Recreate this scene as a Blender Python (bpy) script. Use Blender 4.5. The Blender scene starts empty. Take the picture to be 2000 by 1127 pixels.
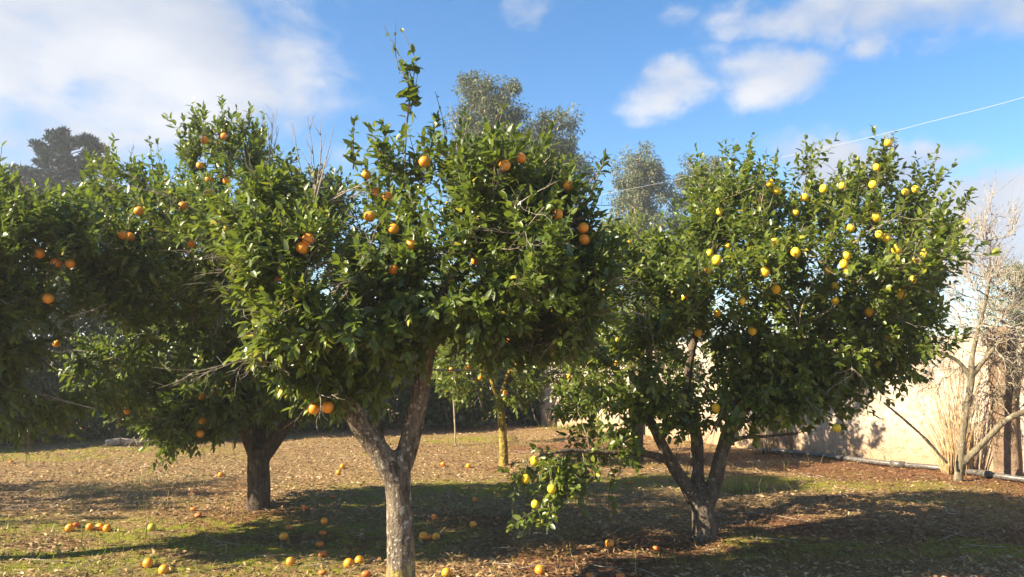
import bpy, bmesh, math
import numpy as np
from mathutils import Vector, Matrix, Quaternion

# ------------------------------------------------------------------ camera, sky, sun, exposure
scene = bpy.context.scene
COL = scene.collection
FPX = 1540.0                       # focal length in photo pixels (2000 wide)
PITCH = math.radians(5.1)
CAMZ = 1.6
cam_d = bpy.data.cameras.new('camera'); cam = bpy.data.objects.new('camera', cam_d)
COL.objects.link(cam); scene.camera = cam
cam.location = (0, 0, CAMZ); cam.rotation_euler = (math.pi/2 + PITCH, 0, 0)
cam_d.sensor_width = 36; cam_d.lens = FPX/2000*36; cam_d.clip_start = 0.05; cam_d.clip_end = 2000

SUN_AZ = np.array([-0.945, -0.327]); SUN_EL = math.radians(31)
SUN_AZ = SUN_AZ/np.linalg.norm(SUN_AZ)
to_sun = Vector((SUN_AZ[0]*math.cos(SUN_EL), SUN_AZ[1]*math.cos(SUN_EL), math.sin(SUN_EL)))
sl = bpy.data.lights.new('sun', 'SUN'); sun = bpy.data.objects.new('sun', sl); COL.objects.link(sun)
sl.energy = 5.0; sl.angle = math.radians(0.55); sl.color = (1.0, 0.86, 0.64)
sun.rotation_euler = to_sun.to_track_quat('Z', 'Y').to_euler(); sun.location = (-20, -10, 20)

def ray(px, py):
    u = (px-1000)/FPX; v = (563.5-py)/FPX
    c, s = math.cos(PITCH), math.sin(PITCH)
    return np.array([u, c - v*s, s + v*c])
def P(px, py, Y):
    d = ray(px, py); d = d*(Y/d[1])
    return np.array([d[0], d[1], d[2]+CAMZ])
def proj(p):
    p = np.atleast_2d(p); c, s = math.cos(PITCH), math.sin(PITCH)
    x = p[:, 0]; y = p[:, 1]; z = p[:, 2]-CAMZ
    f = y*c + z*s; v = -y*s + z*c
    f = np.where(f < .05, .05, f)
    return 1000+FPX*x/f, 563.5-FPX*v/f

world = bpy.data.worlds.new('World'); scene.world = world; world.use_nodes = True
nt = world.node_tree; nt.nodes.clear()
def N(tree, typ, **kw):
    n = tree.nodes.new(typ)
    for k, v in kw.items():
        if k == 'inp':
            for i, val in v.items(): n.inputs[i].default_value = val
        else: setattr(n, k, v)
    return n
def L(tree, a, b): tree.links.new(a, b)
sky = N(nt, 'ShaderNodeTexSky', sky_type='NISHITA', sun_disc=False, sun_elevation=SUN_EL,
        sun_rotation=math.atan2(to_sun.x, to_sun.y), altitude=1500, air_density=1.15, dust_density=0.05, ozone_density=2.2)
SKYS = 0.061
tc = N(nt, 'ShaderNodeTexCoord')
wn = N(nt, 'ShaderNodeTexNoise', inp={'Scale': 5.0, 'Detail': 6.0, 'Roughness': .6}); L(nt, tc.outputs['Generated'], wn.inputs['Vector'])
wsub = N(nt, 'ShaderNodeVectorMath', operation='SUBTRACT'); wsub.inputs[1].default_value = (.5, .5, .5); L(nt, wn.outputs['Color'], wsub.inputs[0])
wsc = N(nt, 'ShaderNodeVectorMath', operation='SCALE'); wsc.inputs['Scale'].default_value = .14; L(nt, wsub.outputs[0], wsc.inputs[0])
wdir = N(nt, 'ShaderNodeVectorMath', operation='ADD'); L(nt, tc.outputs['Generated'], wdir.inputs[0]); L(nt, wsc.outputs[0], wdir.inputs[1])
# cloud banks: centre (as a direction), half width, half height, weight
banks = [(300, 75, .19, .10, 1.0), (60, 60, .16, .12, .95), (330, 190, .22, .07, .85), (90, 230, .2, .07, .75), (500, 150, .09, .07, .7),
         (1560, 45, .10, .04, .85), (1760, 10, .2, .045, .8), (1315, 195, .06, .035, .8), (1500, 178, .08, .042, .85), (1690, 105, .03, .025, .65),
         (1060, 25, .045, .025, .5), (1345, 55, .03, .02, .45), (1690, 320, .12, .04, 1.0), (1950, 400, .13, .06, 1.0), (1960, 470, .22, .05, .95),
         (20, 310, .12, .05, .8), (900, 330, .1, .03, .5), (700, 300, .06, .03, .3), (1100, -120, .3, .06, .6)]
acc = None
for (px, py, sx, sz, w) in banks:
    d = ray(px, py); d = d/np.linalg.norm(d)
    s1 = N(nt, 'ShaderNodeVectorMath', operation='SUBTRACT'); s1.inputs[1].default_value = tuple(d); L(nt, wdir.outputs[0], s1.inputs[0])
    s2 = N(nt, 'ShaderNodeVectorMath', operation='MULTIPLY'); s2.inputs[1].default_value = (1/sx, 0, 1/sz); L(nt, s1.outputs[0], s2.inputs[0])
    s3 = N(nt, 'ShaderNodeVectorMath', operation='LENGTH'); L(nt, s2.outputs[0], s3.inputs[0])
    mr = N(nt, 'ShaderNodeMapRange', interpolation_type='SMOOTHSTEP'); L(nt, s3.outputs['Value'], mr.inputs[0])
    for i, v in ((1, .25), (2, 1.45), (3, w), (4, 0.0)): mr.inputs[i].default_value = v
    if acc is None: acc = mr.outputs[0]
    else:
        m = N(nt, 'ShaderNodeMath', operation='MAXIMUM'); L(nt, acc, m.inputs[0]); L(nt, mr.outputs[0], m.inputs[1]); acc = m.outputs[0]
wmap = N(nt, 'ShaderNodeMapping'); wmap.inputs['Scale'].default_value = (1, 1, 1.9); L(nt, tc.outputs['Generated'], wmap.inputs['Vector'])
cn = N(nt, 'ShaderNodeTexNoise', inp={'Scale': 9.0, 'Detail': 9.0, 'Roughness': .58, 'Distortion': .25}); L(nt, wmap.outputs[0], cn.inputs['Vector'])
mm = N(nt, 'ShaderNodeMath', operation='MULTIPLY_ADD'); L(nt, cn.outputs['Fac'], mm.inputs[0]); mm.inputs[1].default_value = 1.5; mm.inputs[2].default_value = -.86
ad = N(nt, 'ShaderNodeMath', operation='ADD'); L(nt, acc, ad.inputs[0]); L(nt, mm.outputs[0], ad.inputs[1])
cov = N(nt, 'ShaderNodeMapRange', interpolation_type='SMOOTHSTEP'); L(nt, ad.outputs[0], cov.inputs[0])
for i, v in ((1, .13), (2, .84), (3, 0.0), (4, 0.96)): cov.inputs[i].default_value = v
cn2 = N(nt, 'ShaderNodeTexNoise', inp={'Scale': 4.5, 'Detail': 5.0, 'Roughness': .5}); L(nt, wmap.outputs[0], cn2.inputs['Vector'])
cr = N(nt, 'ShaderNodeMapRange'); L(nt, cn2.outputs['Fac'], cr.inputs[0])
for i, v in ((1, .35), (2, .65), (3, 0.0), (4, 1.0)): cr.inputs[i].default_value = v
CL = 1/SKYS
ccol = N(nt, 'ShaderNodeMix', data_type='RGBA'); L(nt, cr.outputs[0], ccol.inputs[0])
ccol.inputs[6].default_value = (.155*CL, .175*CL, .215*CL, 1); ccol.inputs[7].default_value = (.25*CL, .255*CL, .27*CL, 1)
hs_ = N(nt, 'ShaderNodeHueSaturation'); hs_.inputs['Saturation'].default_value = 1.28; hs_.inputs['Value'].default_value = 1.06; L(nt, sky.outputs[0], hs_.inputs['Color'])
cm = N(nt, 'ShaderNodeMix', data_type='RGBA'); L(nt, cov.outputs[0], cm.inputs[0]); L(nt, hs_.outputs[0], cm.inputs[6]); L(nt, ccol.outputs[2], cm.inputs[7])
bg = N(nt, 'ShaderNodeBackground'); bg.inputs['Strength'].default_value = SKYS; L(nt, cm.outputs[2], bg.inputs['Color'])
wo = N(nt, 'ShaderNodeOutputWorld'); L(nt, bg.outputs[0], wo.inputs['Surface'])

vs = scene.view_settings
scene.display_settings.display_device = 'sRGB'
vs.view_transform = 'Standard'; vs.look = 'None'; vs.exposure = 1.86; vs.gamma = 1.0; vs.use_curve_mapping = False
scene.render.engine = 'CYCLES'
scene.cycles.max_bounces = 7; scene.cycles.diffuse_bounces = 3; scene.cycles.glossy_bounces = 2
scene.cycles.transmission_bounces = 4; scene.cycles.transparent_max_bounces = 4
scene.cycles.caustics_reflective = False; scene.cycles.caustics_refractive = False

# ------------------------------------------------------------------ helpers
rng = np.random.default_rng(7)
def nrm(v): return v/np.maximum(np.linalg.norm(v, axis=-1, keepdims=True), 1e-9)
def _hash(i, j, k, seed):
    M = 0xffffffff
    h = (i*374761393 + j*668265263 + k*1442695041 + seed*97531) & M
    h = ((h ^ (h >> 13))*1274126177) & M
    h = h ^ (h >> 16)
    return (h & 0xffff)/65535.0
def vnoise(p, seed=0):
    p = np.asarray(p, float); i = np.floor(p).astype(np.int64); f = p-i; f = f*f*(3-2*f)
    i = i & 0xffff
    r = 0
    for dx in (0, 1):
        for dy in (0, 1):
            for dz in (0, 1):
                w = (f[:, 0] if dx else 1-f[:, 0])*(f[:, 1] if dy else 1-f[:, 1])*(f[:, 2] if dz else 1-f[:, 2])
                r = r + w*_hash(i[:, 0]+dx, i[:, 1]+dy, i[:, 2]+dz, seed)
    return r
def fbm(p, octaves=4, seed=0):
    p = np.asarray(p, float); r = 0; a = .5; t = 0
    for o in range(octaves):
        r = r + a*vnoise(p*(2**o)+o*17.3, seed+o); t += a; a *= .5
    return r/t

def mesh_from(name, verts, faces=None, quads=None, tris=None, smooth=True, attrs=None):
    me = bpy.data.meshes.new(name)
    verts = np.asarray(verts, np.float32)
    loops = []; starts = []; totals = []; n = 0
    if tris is not None and len(tris):
        t = np.asarray(tris, np.int32).reshape(-1, 3); loops.append(t.ravel()); starts.append(np.arange(len(t))*3+n); totals.append(np.full(len(t), 3)); n += t.size
    if quads is not None and len(quads):
        t = np.asarray(quads, np.int32).reshape(-1, 4); loops.append(t.ravel()); starts.append(np.arange(len(t))*4+n); totals.append(np.full(len(t), 4)); n += t.size
    loops = np.concatenate(loops).astype(np.int32); starts = np.concatenate(starts).astype(np.int32)
    me.vertices.add(len(verts)); me.vertices.foreach_set('co', verts.ravel())
    me.loops.add(len(loops)); me.loops.foreach_set('vertex_index', loops)
    me.polygons.add(len(starts)); me.polygons.foreach_set('loop_start', starts)
    if smooth: me.polygons.foreach_set('use_smooth', np.ones(len(starts), bool))
    for k, v in (attrs or {}).items():
        a = me.attributes.new(k, 'FLOAT', 'POINT'); a.data.foreach_set('value', np.asarray(v, np.float32))
    me.update(calc_edges=True)
    return me
def mk(name, me, mat, parent=None, loc=None):
    o = bpy.data.objects.new(name, me); COL.objects.link(o)
    if mat is not None and me is not None and not me.materials: me.materials.append(mat)
    if parent is not None:
        o.parent = parent
        o.location = tuple(-np.array(parent.location)) if loc is None else loc
    elif loc is not None: o.location = loc
    return o
def tag(o, label=None, cat=None, group=None, kind=None):
    if label: o['label'] = label
    if cat: o['category'] = cat
    if group: o['group'] = group
    if kind: o['kind'] = kind
    return o
def empty(name, loc):
    o = bpy.data.objects.new(name, None); COL.objects.link(o); o.location = tuple(float(v) for v in loc); o.empty_display_size = .2
    return o

# ------------------------------------------------------------------ materials
def newmat(name):
    m = bpy.data.materials.new(name); m.use_nodes = True
    t = m.node_tree; t.nodes.clear()
    out = N(t, 'ShaderNodeOutputMaterial'); b = N(t, 'ShaderNodeBsdfPrincipled'); L(t, b.outputs[0], out.inputs['Surface'])
    return m, t, b, out
def ramp(t, fac, stops):
    r = N(t, 'ShaderNodeValToRGB'); e = r.color_ramp.elements
    while len(e) < len(stops): e.new(0.5)
    for q, (p, c) in zip(e, stops): q.position = p; q.color = (*c, 1)
    if fac is not None: L(t, fac, r.inputs[0])
    return r.outputs[0]
def noise(t, scale, detail=4, rough=.55, vec=None, dist=0):
    n = N(t, 'ShaderNodeTexNoise', inp={'Scale': scale, 'Detail': detail, 'Roughness': rough, 'Distortion': dist})
    if vec is not None: L(t, vec, n.inputs['Vector'])
    return n.outputs['Fac']
def mix(t, fac, a, b):
    m = N(t, 'ShaderNodeMix', data_type='RGBA')
    for s, i in ((fac, 0), (a, 6), (b, 7)):
        if isinstance(s, (int, float)): m.inputs[i].default_value = s
        elif isinstance(s, tuple): m.inputs[i].default_value = (*s, 1)
        else: L(t, s, m.inputs[i])
    return m.outputs[2]
def maprange(t, v, a, b, c=0., d=1.):
    m = N(t, 'ShaderNodeMapRange'); L(t, v, m.inputs[0])
    for i, x in ((1, a), (2, b), (3, c), (4, d)): m.inputs[i].default_value = x
    return m.outputs[0]
def bump(t, h, b, strength=.5, dist=.02):
    n = N(t, 'ShaderNodeBump'); n.inputs['Strength'].default_value = strength; n.inputs['Distance'].default_value = dist
    L(t, h, n.inputs['Height']); L(t, n.outputs[0], b.inputs['Normal'])
def leafmat(name, stops, under, rough=.36, transl=.3, tcol=(.25, .33, .03), spec=.5, mott=.35):
    m, t, b, out = newmat(name)
    at = N(t, 'ShaderNodeAttribute', attribute_name='tint')
    c = ramp(t, at.outputs['Fac'], stops)
    g = N(t, 'ShaderNodeNewGeometry')
    nz = noise(t, 38, 2, .5, g.outputs['Position'])
    c1 = mix(t, maprange(t, nz, .35, .7, 0, mott), c, (.16, .17, .035))
    bf = N(t, 'ShaderNodeMath', operation='MULTIPLY'); L(t, g.outputs['Backfacing'], bf.inputs[0]); bf.inputs[1].default_value = .65
    c2 = mix(t, bf.outputs[0], c1, under)
    L(t, c2, b.inputs['Base Color']); b.inputs['Roughness'].default_value = rough
    b.inputs['Specular IOR Level'].default_value = spec
    tr = N(t, 'ShaderNodeBsdfTranslucent'); tcm = mix(t, .6, c, tcol); L(t, tcm, tr.inputs['Color'])
    ms = N(t, 'ShaderNodeMixShader'); ms.inputs[0].default_value = transl
    L(t, b.outputs[0], ms.inputs[1]); L(t, tr.outputs[0], ms.inputs[2]); L(t, ms.outputs[0], out.inputs['Surface'])
    return m
M = {}
M['orange_leaf'] = leafmat('orange_leaf', [(0, (.026, .058, .009)), (.38, (.075, .122, .011)), (.66, (.18, .215, .016)), (.92, (.36, .32, .03)), (1, (.50, .36, .05))], (.13, .165, .05), transl=.33)
M['lemon_leaf'] = leafmat('lemon_leaf', [(0, (.038, .070, .009)), (.38, (.10, .145, .012)), (.66, (.22, .24, .018)), (.94, (.38, .34, .03)), (1, (.48, .38, .05))], (.15, .18, .05), transl=.33)
M['hedge_leaf'] = leafmat('hedge_leaf', [(0, (.018, .045, .014)), (.6, (.04, .08, .02)), (1, (.11, .16, .04))], (.06, .09, .03), rough=.4, transl=.15)
M['eucalyptus_leaf'] = leafmat('eucalyptus_leaf', [(0, (.045, .07, .03)), (.5, (.10, .135, .06)), (.8, (.19, .20, .10)), (1, (.30, .24, .16))], (.15, .16, .11), rough=.55, transl=.2, tcol=(.2, .21, .1), spec=.3, mott=.1)
M['needles'] = leafmat('needles', [(0, (.010, .027, .034)), (.6, (.02, .046, .052)), (1, (.045, .08, .075))], (.03, .055, .045), rough=.6, transl=.08, tcol=(.05, .09, .05), spec=.2, mott=0.)  # blue-green needles, with extra blue of distant haze painted into the base colour
M['olive_leaf'] = leafmat('olive_leaf', [(0, (.07, .09, .04)), (.5, (.13, .15, .06)), (.8, (.22, .21, .1)), (1, (.36, .28, .14))], (.25, .27, .2), rough=.45, transl=.2, tcol=(.3, .3, .1))
M['grass'] = leafmat('grass', [(0, (.10, .13, .015)), (.5, (.21, .23, .025)), (.8, (.36, .31, .06)), (1, (.48, .36, .17))], (.17, .19, .05), rough=.55, transl=.3)
M['litter'] = leafmat('litter', [(0, (.075, .035, .018)), (.3, (.19, .09, .045)), (.55, (.34, .20, .105)), (.8, (.50, .36, .20)), (1, (.64, .52, .34))], (.36, .25, .15), rough=.75, transl=.08, tcol=(.4, .25, .1), spec=.2)

def barkmat(name, dark, mid, lichen, moss=None, lich_amt=.55):
    m, t, b, out = newmat(name)
    g = N(t, 'ShaderNodeNewGeometry'); pos = g.outputs['Position']
    mp = N(t, 'ShaderNodeMapping'); mp.inputs['Scale'].default_value = (1, 1, .28); L(t, pos, mp.inputs['Vector'])
    n1 = noise(t, 34, 6, .65, mp.outputs[0]); n2 = noise(t, 17, 5, .6, pos); n3 = noise(t, 70, 3, .6, pos); n4 = noise(t, 6, 3, .5, pos); n4b = noise(t, 9, 6, .7, pos)
    c = mix(t, maprange(t, n1, .36, .66), dark, mid)
    c = mix(t, maprange(t, n2, lich_amt, lich_amt+.1, 0, .85), c, lichen)
    vor = N(t, 'ShaderNodeTexVoronoi', inp={'Scale': 30.0, 'Randomness': 1.0}); L(t, pos, vor.inputs['Vector'])
    sp = maprange(t, vor.outputs['Distance'], .16, .26, .8, 0)
    spm = N(t, 'ShaderNodeMath', operation='MULTIPLY'); L(t, sp, spm.inputs[0]); L(t, maprange(t, n4, .45, .6), spm.inputs[1])
    c = mix(t, spm.outputs[0], c, lichen)
    if moss:
        sx = N(t, 'ShaderNodeSeparateXYZ'); L(t, pos, sx.inputs[0])
        zz = N(t, 'ShaderNodeMath', operation='MULTIPLY_ADD'); L(t, n4b, zz.inputs[0]); zz.inputs[1].default_value = moss[1]; L(t, sx.outputs['Z'], zz.inputs[2])
        c = mix(t, maprange(t, zz.outputs[0], moss[2], moss[2]+.3, .85, 0), c, moss[0])
    L(t, c, b.inputs['Base Color']); b.inputs['Roughness'].default_value = .88; b.inputs['Specular IOR Level'].default_value = .15
    mx = N(t, 'ShaderNodeMath', operation='ADD'); L(t, n1, mx.inputs[0]); L(t, n3, mx.inputs[1])
    bump(t, mx.outputs[0], b, .9, .012)
    return m
M['bark_grey'] = barkmat('bark_grey', (.05, .038, .027), (.23, .185, .135), (.50, .46, .38), ((.38, .29, .05), -2.0, -1.0), .56)
M['bark_dark'] = barkmat('bark_dark', (.05, .036, .026), (.13, .098, .07), (.26, .23, .18), None, .63)
M['bark_lemon'] = barkmat('bark_lemon', (.06, .047, .034), (.16, .125, .09), (.29, .26, .2), None, .60)
M['bark_yellow'] = barkmat('bark_yellow', (.11, .085, .03), (.24, .18, .05), (.42, .30, .05), None, .48)
M['bark_pale'] = barkmat('bark_pale', (.20, .155, .11), (.42, .34, .25), (.52, .45, .36), None, .6)
M['twig'] = barkmat('twig', (.10, .08, .05), (.24, .20, .13), (.38, .33, .25), None, .6)
M['deadwood'] = barkmat('deadwood', (.20, .16, .12), (.40, .34, .27), (.52, .47, .40), None, .55)

def fruitmat(name, a, b_, dark, rough=.42):
    m, t, b, out = newmat(name)
    oi = N(t, 'ShaderNodeObjectInfo'); tcn = N(t, 'ShaderNodeTexCoord')
    c = mix(t, oi.outputs['Random'], a, b_)
    n = noise(t, 28, 4, .6, tcn.outputs['Object'])
    c = mix(t, maprange(t, n, .56, .74, 0, .5), c, dark)
    L(t, c, b.inputs['Base Color']); b.inputs['Roughness'].default_value = rough
    b.inputs['Subsurface Weight'].default_value = .12; b.inputs['Subsurface Radius'].default_value = (.01, .005, .002)
    b.inputs['Subsurface Scale'].default_value = .5
    v = N(t, 'ShaderNodeTexVoronoi', inp={'Scale': 330.0}); L(t, tcn.outputs['Object'], v.inputs['Vector'])
    bump(t, v.outputs['Distance'], b, .25, .002)
    return m
M['orange'] = fruitmat('orange', (.86, .27, .012), (.80, .34, .02), (.62, .16, .012))
M['lemon'] = fruitmat('lemon', (.86, .50, .02), (.84, .60, .04), (.70, .36, .02))
M['rotten'] = fruitmat('rotten', (.52, .13, .025), (.62, .2, .03), (.2, .06, .02), .6)
M['green_fruit'] = fruitmat('green_fruit', (.42, .36, .04), (.48, .36, .03), (.28, .26, .03))
m, t, b, out = newmat('calyx'); b.inputs['Base Color'].default_value = (.10, .14, .03, 1); b.inputs['Roughness'].default_value = .7; M['calyx'] = m

# ------------------------------------------------------------------ ground
def groundh(x, y):
    p = np.stack([x, y, np.zeros_like(x)], 1)
    r = np.hypot(x, y-9)
    fall = np.clip(1.6-r/40, 0, 1)
    return ((fbm(p*.55, 3, 11)-.5)*.16 + (fbm(p*3.2, 3, 23)-.5)*.045)*fall
def gh(x, y): return float(groundh(np.array([x], float), np.array([y], float))[0])
def on_ground(px, py, lift=0.):
    d = ray(px, py)
    tt = (CAMZ-lift)/(-d[2])
    for _ in range(6):
        tt = (CAMZ - gh(d[0]*tt, d[1]*tt) - lift)/(-d[2])
    return np.array([d[0]*tt, d[1]*tt, CAMZ + d[2]*tt])
# where moss and grass grow, where dry straw lies, where red-brown leaf litter lies and shaded ground is painted redder (photo points on the ground: px, py, half-width m, half-depth m, weight)
def patch_field(x, y, items):
    f = np.zeros_like(x)
    for (px, py, rx, ry, w) in items:
        c = on_ground(px, py)
        f = np.maximum(f, w*np.exp(-(((x-c[0])/rx)**2 + ((y-c[1])/ry)**2)))
    return f
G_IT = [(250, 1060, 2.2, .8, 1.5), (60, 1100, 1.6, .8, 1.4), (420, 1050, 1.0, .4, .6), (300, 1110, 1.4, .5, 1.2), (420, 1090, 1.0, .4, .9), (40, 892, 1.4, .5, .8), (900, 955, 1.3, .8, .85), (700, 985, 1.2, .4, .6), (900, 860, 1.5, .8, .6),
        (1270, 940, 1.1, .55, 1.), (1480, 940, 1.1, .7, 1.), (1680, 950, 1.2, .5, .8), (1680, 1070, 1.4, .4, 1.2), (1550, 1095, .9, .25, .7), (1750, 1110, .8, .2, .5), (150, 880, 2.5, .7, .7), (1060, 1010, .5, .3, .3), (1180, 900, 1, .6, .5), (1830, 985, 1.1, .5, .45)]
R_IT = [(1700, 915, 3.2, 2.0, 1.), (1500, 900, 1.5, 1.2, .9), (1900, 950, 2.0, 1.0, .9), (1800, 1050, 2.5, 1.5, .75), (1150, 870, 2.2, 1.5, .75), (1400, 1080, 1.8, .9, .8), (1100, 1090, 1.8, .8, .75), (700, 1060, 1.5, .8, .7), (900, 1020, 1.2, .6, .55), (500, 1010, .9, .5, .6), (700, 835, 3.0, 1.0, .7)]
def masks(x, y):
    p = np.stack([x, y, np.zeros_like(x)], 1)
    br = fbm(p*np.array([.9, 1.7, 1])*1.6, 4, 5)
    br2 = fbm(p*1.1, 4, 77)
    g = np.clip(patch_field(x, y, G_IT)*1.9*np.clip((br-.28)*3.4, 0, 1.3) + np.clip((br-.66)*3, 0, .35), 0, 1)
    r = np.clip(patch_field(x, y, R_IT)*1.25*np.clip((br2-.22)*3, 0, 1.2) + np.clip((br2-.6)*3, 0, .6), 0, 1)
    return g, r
def axis(lo, hi, fine_lo, fine_hi, st):
    mid = np.arange(fine_lo, fine_hi, st)
    a = fine_lo - np.cumsum(st*1.28**np.arange(1, 60)); a = a[a > lo][::-1]
    c = fine_hi + np.cumsum(st*1.28**np.arange(0, 60)); c = c[c < hi]
    return np.concatenate([[lo], a, mid, c, [hi]])
gx = axis(-400, 400, -9, 9, .075); gy = axis(-300, 600, 3.6, 17, .075)
GX, GY = np.meshgrid(gx, gy); X = GX.ravel(); Y = GY.ravel()
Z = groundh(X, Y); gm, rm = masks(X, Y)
nx, ny = len(gx), len(gy)
idx = np.arange(nx*ny).reshape(ny, nx)
q = np.stack([idx[:-1, :-1], idx[:-1, 1:], idx[1:, 1:], idx[1:, :-1]], -1).reshape(-1, 4)
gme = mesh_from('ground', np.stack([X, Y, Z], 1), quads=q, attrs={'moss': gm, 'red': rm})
m, t, b, out = newmat('soil')
g = N(t, 'ShaderNodeNewGeometry'); pos = g.outputs['Position']
n1 = noise(t, 26, 6, .7, pos, .4); n2 = noise(t, 5, 5, .6, pos); n3 = noise(t, 90, 3, .6, pos)
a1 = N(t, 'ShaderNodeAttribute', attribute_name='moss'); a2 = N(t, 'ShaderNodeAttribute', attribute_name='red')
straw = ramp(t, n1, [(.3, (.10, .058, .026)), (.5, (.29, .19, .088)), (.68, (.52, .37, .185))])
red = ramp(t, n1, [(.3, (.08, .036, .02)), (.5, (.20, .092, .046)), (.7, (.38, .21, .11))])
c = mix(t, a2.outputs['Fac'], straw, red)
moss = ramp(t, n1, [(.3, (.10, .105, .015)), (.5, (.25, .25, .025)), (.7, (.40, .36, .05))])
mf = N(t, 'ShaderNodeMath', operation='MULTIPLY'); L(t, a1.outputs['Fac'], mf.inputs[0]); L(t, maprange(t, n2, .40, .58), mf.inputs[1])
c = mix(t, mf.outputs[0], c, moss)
L(t, c, b.inputs['Base Color']); b.inputs['Roughness'].default_value = .95; b.inputs['Specular IOR Level'].default_value = .1
ms = N(t, 'ShaderNodeMath', operation='ADD'); L(t, n1, ms.inputs[0]); L(t, n3, ms.inputs[1])
bump(t, ms.outputs[0], b, 1., .03)
M['soil'] = m
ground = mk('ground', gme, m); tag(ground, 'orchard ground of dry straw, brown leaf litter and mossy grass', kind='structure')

# ------------------------------------------------------------------ generic tubes
def tube(pts, rad, sides=8, cap=True):
    pts = np.asarray(pts, float); rad = np.asarray(rad, float); n = len(pts)
    d = np.gradient(pts, axis=0); d = nrm(d)
    ref = np.where(np.abs(d[:, 2:3]) > .9, np.array([[1., .2, 0]]), np.array([[0, 0, 1.]]))
    ref = np.tile(np.array([[.31, .87, .11]]), (n, 1)) if np.all(np.abs((d*nrm(np.array([.31, .87, .11]))).sum(1)) < .93) else ref
    u = nrm(np.cross(d, ref)); v = np.cross(d, u)
    a = np.arange(sides)/sides*2*np.pi
    ring = pts[:, None] + rad[:, None, None]*(np.cos(a)[None, :, None]*u[:, None] + np.sin(a)[None, :, None]*v[:, None])
    V = ring.reshape(-1, 3); q = []
    i = np.arange(n-1)[:, None]*sides; j = np.arange(sides)[None]; k = (j+1) % sides
    q = np.stack([i+j, i+k, i+sides+k, i+sides+j], -1).reshape(-1, 4)
    tr = []
    if cap:
        V = np.concatenate([V, pts[:1], pts[-1:]]); b0 = n*sides
        for s in range(sides):
            tr.append((b0, (s+1) % sides, s)); tr.append((b0+1, (n-1)*sides+s, (n-1)*sides+(s+1) % sides))
    return V, q, np.array(tr, int).reshape(-1, 3)
def join(parts):
    Vs, Qs, Ts, off = [], [], [], 0
    for V, q, tr in parts:
        Vs.append(V); Qs.append(np.asarray(q).reshape(-1, 4)+off); Ts.append(np.asarray(tr, int).reshape(-1, 3)+off); off += len(V)
    return np.concatenate(Vs), np.concatenate(Qs), np.concatenate(Ts)
def smooth_line(pts, step):
    pts = np.asarray(pts, float)
    if len(pts) == 2: e = np.vstack([2*pts[0]-pts[1], pts, 2*pts[1]-pts[0]])
    else: e = np.vstack([2*pts[0]-pts[1], pts, 2*pts[-1]-pts[-2]])
    o = []
    for i in range(1, len(e)-2):
        n = max(2, int(np.linalg.norm(e[i+1, :3]-e[i, :3])/step)+1)
        tt = np.linspace(0, 1, n, endpoint=False)[:, None]
        p0, p1, p2, p3 = e[i-1], e[i], e[i+1], e[i+2]
        o.append(.5*((2*p1)+(-p0+p2)*tt+(2*p0-5*p1+4*p2-p3)*tt**2+(-p0+3*p1-3*p2+p3)*tt**3))
    o.append(e[-2:-1]); r = np.vstack(o)
    if r.shape[1] > 3: r[:, 3] = np.clip(r[:, 3], .6*pts[:, 3].min(), None)
    return r
def remeshed(name, parts, voxel, amp, seed):
    V, q, tr = join(parts)
    me = mesh_from(name+'_raw', V, quads=q, tris=tr); o = bpy.data.objects.new('tmp', me); COL.objects.link(o)
    md = o.modifiers.new('r', 'REMESH'); md.mode = 'VOXEL'; md.voxel_size = voxel
    s = o.modifiers.new('s', 'SMOOTH'); s.iterations = 4; s.factor = .5
    dg = bpy.context.evaluated_depsgraph_get(); ev = o.evaluated_get(dg)
    r = bpy.data.meshes.new_from_object(ev); bpy.data.objects.remove(o); bpy.data.meshes.remove(me)
    n = len(r.vertices); co = np.empty(n*3, np.float32); r.vertices.foreach_get('co', co); co = co.reshape(-1, 3)
    no = np.empty(n*3, np.float32); r.vertices.foreach_get('normal', no); no = no.reshape(-1, 3)
    a = fbm(co*np.array([7, 7, 4.]), 3, seed)-.5; b2 = fbm(co*np.array([30, 30, 9.]), 3, seed+9)-.5
    co = co + no*((a*1.5+b2*.75)*amp)[:, None]
    r.vertices.foreach_set('co', co.astype(np.float32).ravel()); r.polygons.foreach_set('use_smooth', np.ones(len(r.polygons), bool)); r.update()
    r.name = name
    return r

# ------------------------------------------------------------------ leaves
def tmpl():
    ys = np.array([0, .30, .30, .30, .68, .68, .68, 1.0]); xs = np.array([0, -.5, 0, .5, -.42, 0, .42, 0.])
    return xs, ys
LT = np.array([(0, 3, 2), (0, 2, 1), (5, 6, 7), (5, 7, 4)]); LQ = np.array([(2, 3, 6, 5), (1, 2, 5, 4)])
def leaf_verts(pos, d, n, ln, wd, fold, curl):
    xs, ys = tmpl()
    s = np.cross(d, n)
    x = xs[None]*wd[:, None]; y = ys[None]*ln[:, None]
    z = fold[:, None]*np.abs(x) - curl[:, None]*(ys[None]**2)*ln[:, None]
    return pos[:, None] + x[..., None]*s[:, None] + y[..., None]*d[:, None] + z[..., None]*n[:, None]
def leaf_mesh(name, A, keep=None):
    if keep is not None: A = {k: v[keep] for k, v in A.items()}
    V = leaf_verts(A['pos'], A['d'], A['n'], A['ln'], A['wd'], A['fold'], A['curl']); n = len(V)
    off = (np.arange(n)*8)[:, None, None]
    return mesh_from(name, V.reshape(-1, 3), tris=(LT[None]+off).reshape(-1, 3), quads=(LQ[None]+off).reshape(-1, 4), attrs={'tint': np.repeat(A['tint'], 8)})
KT = np.array([(0, 2, 1), (1, 2, 3)])
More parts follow.
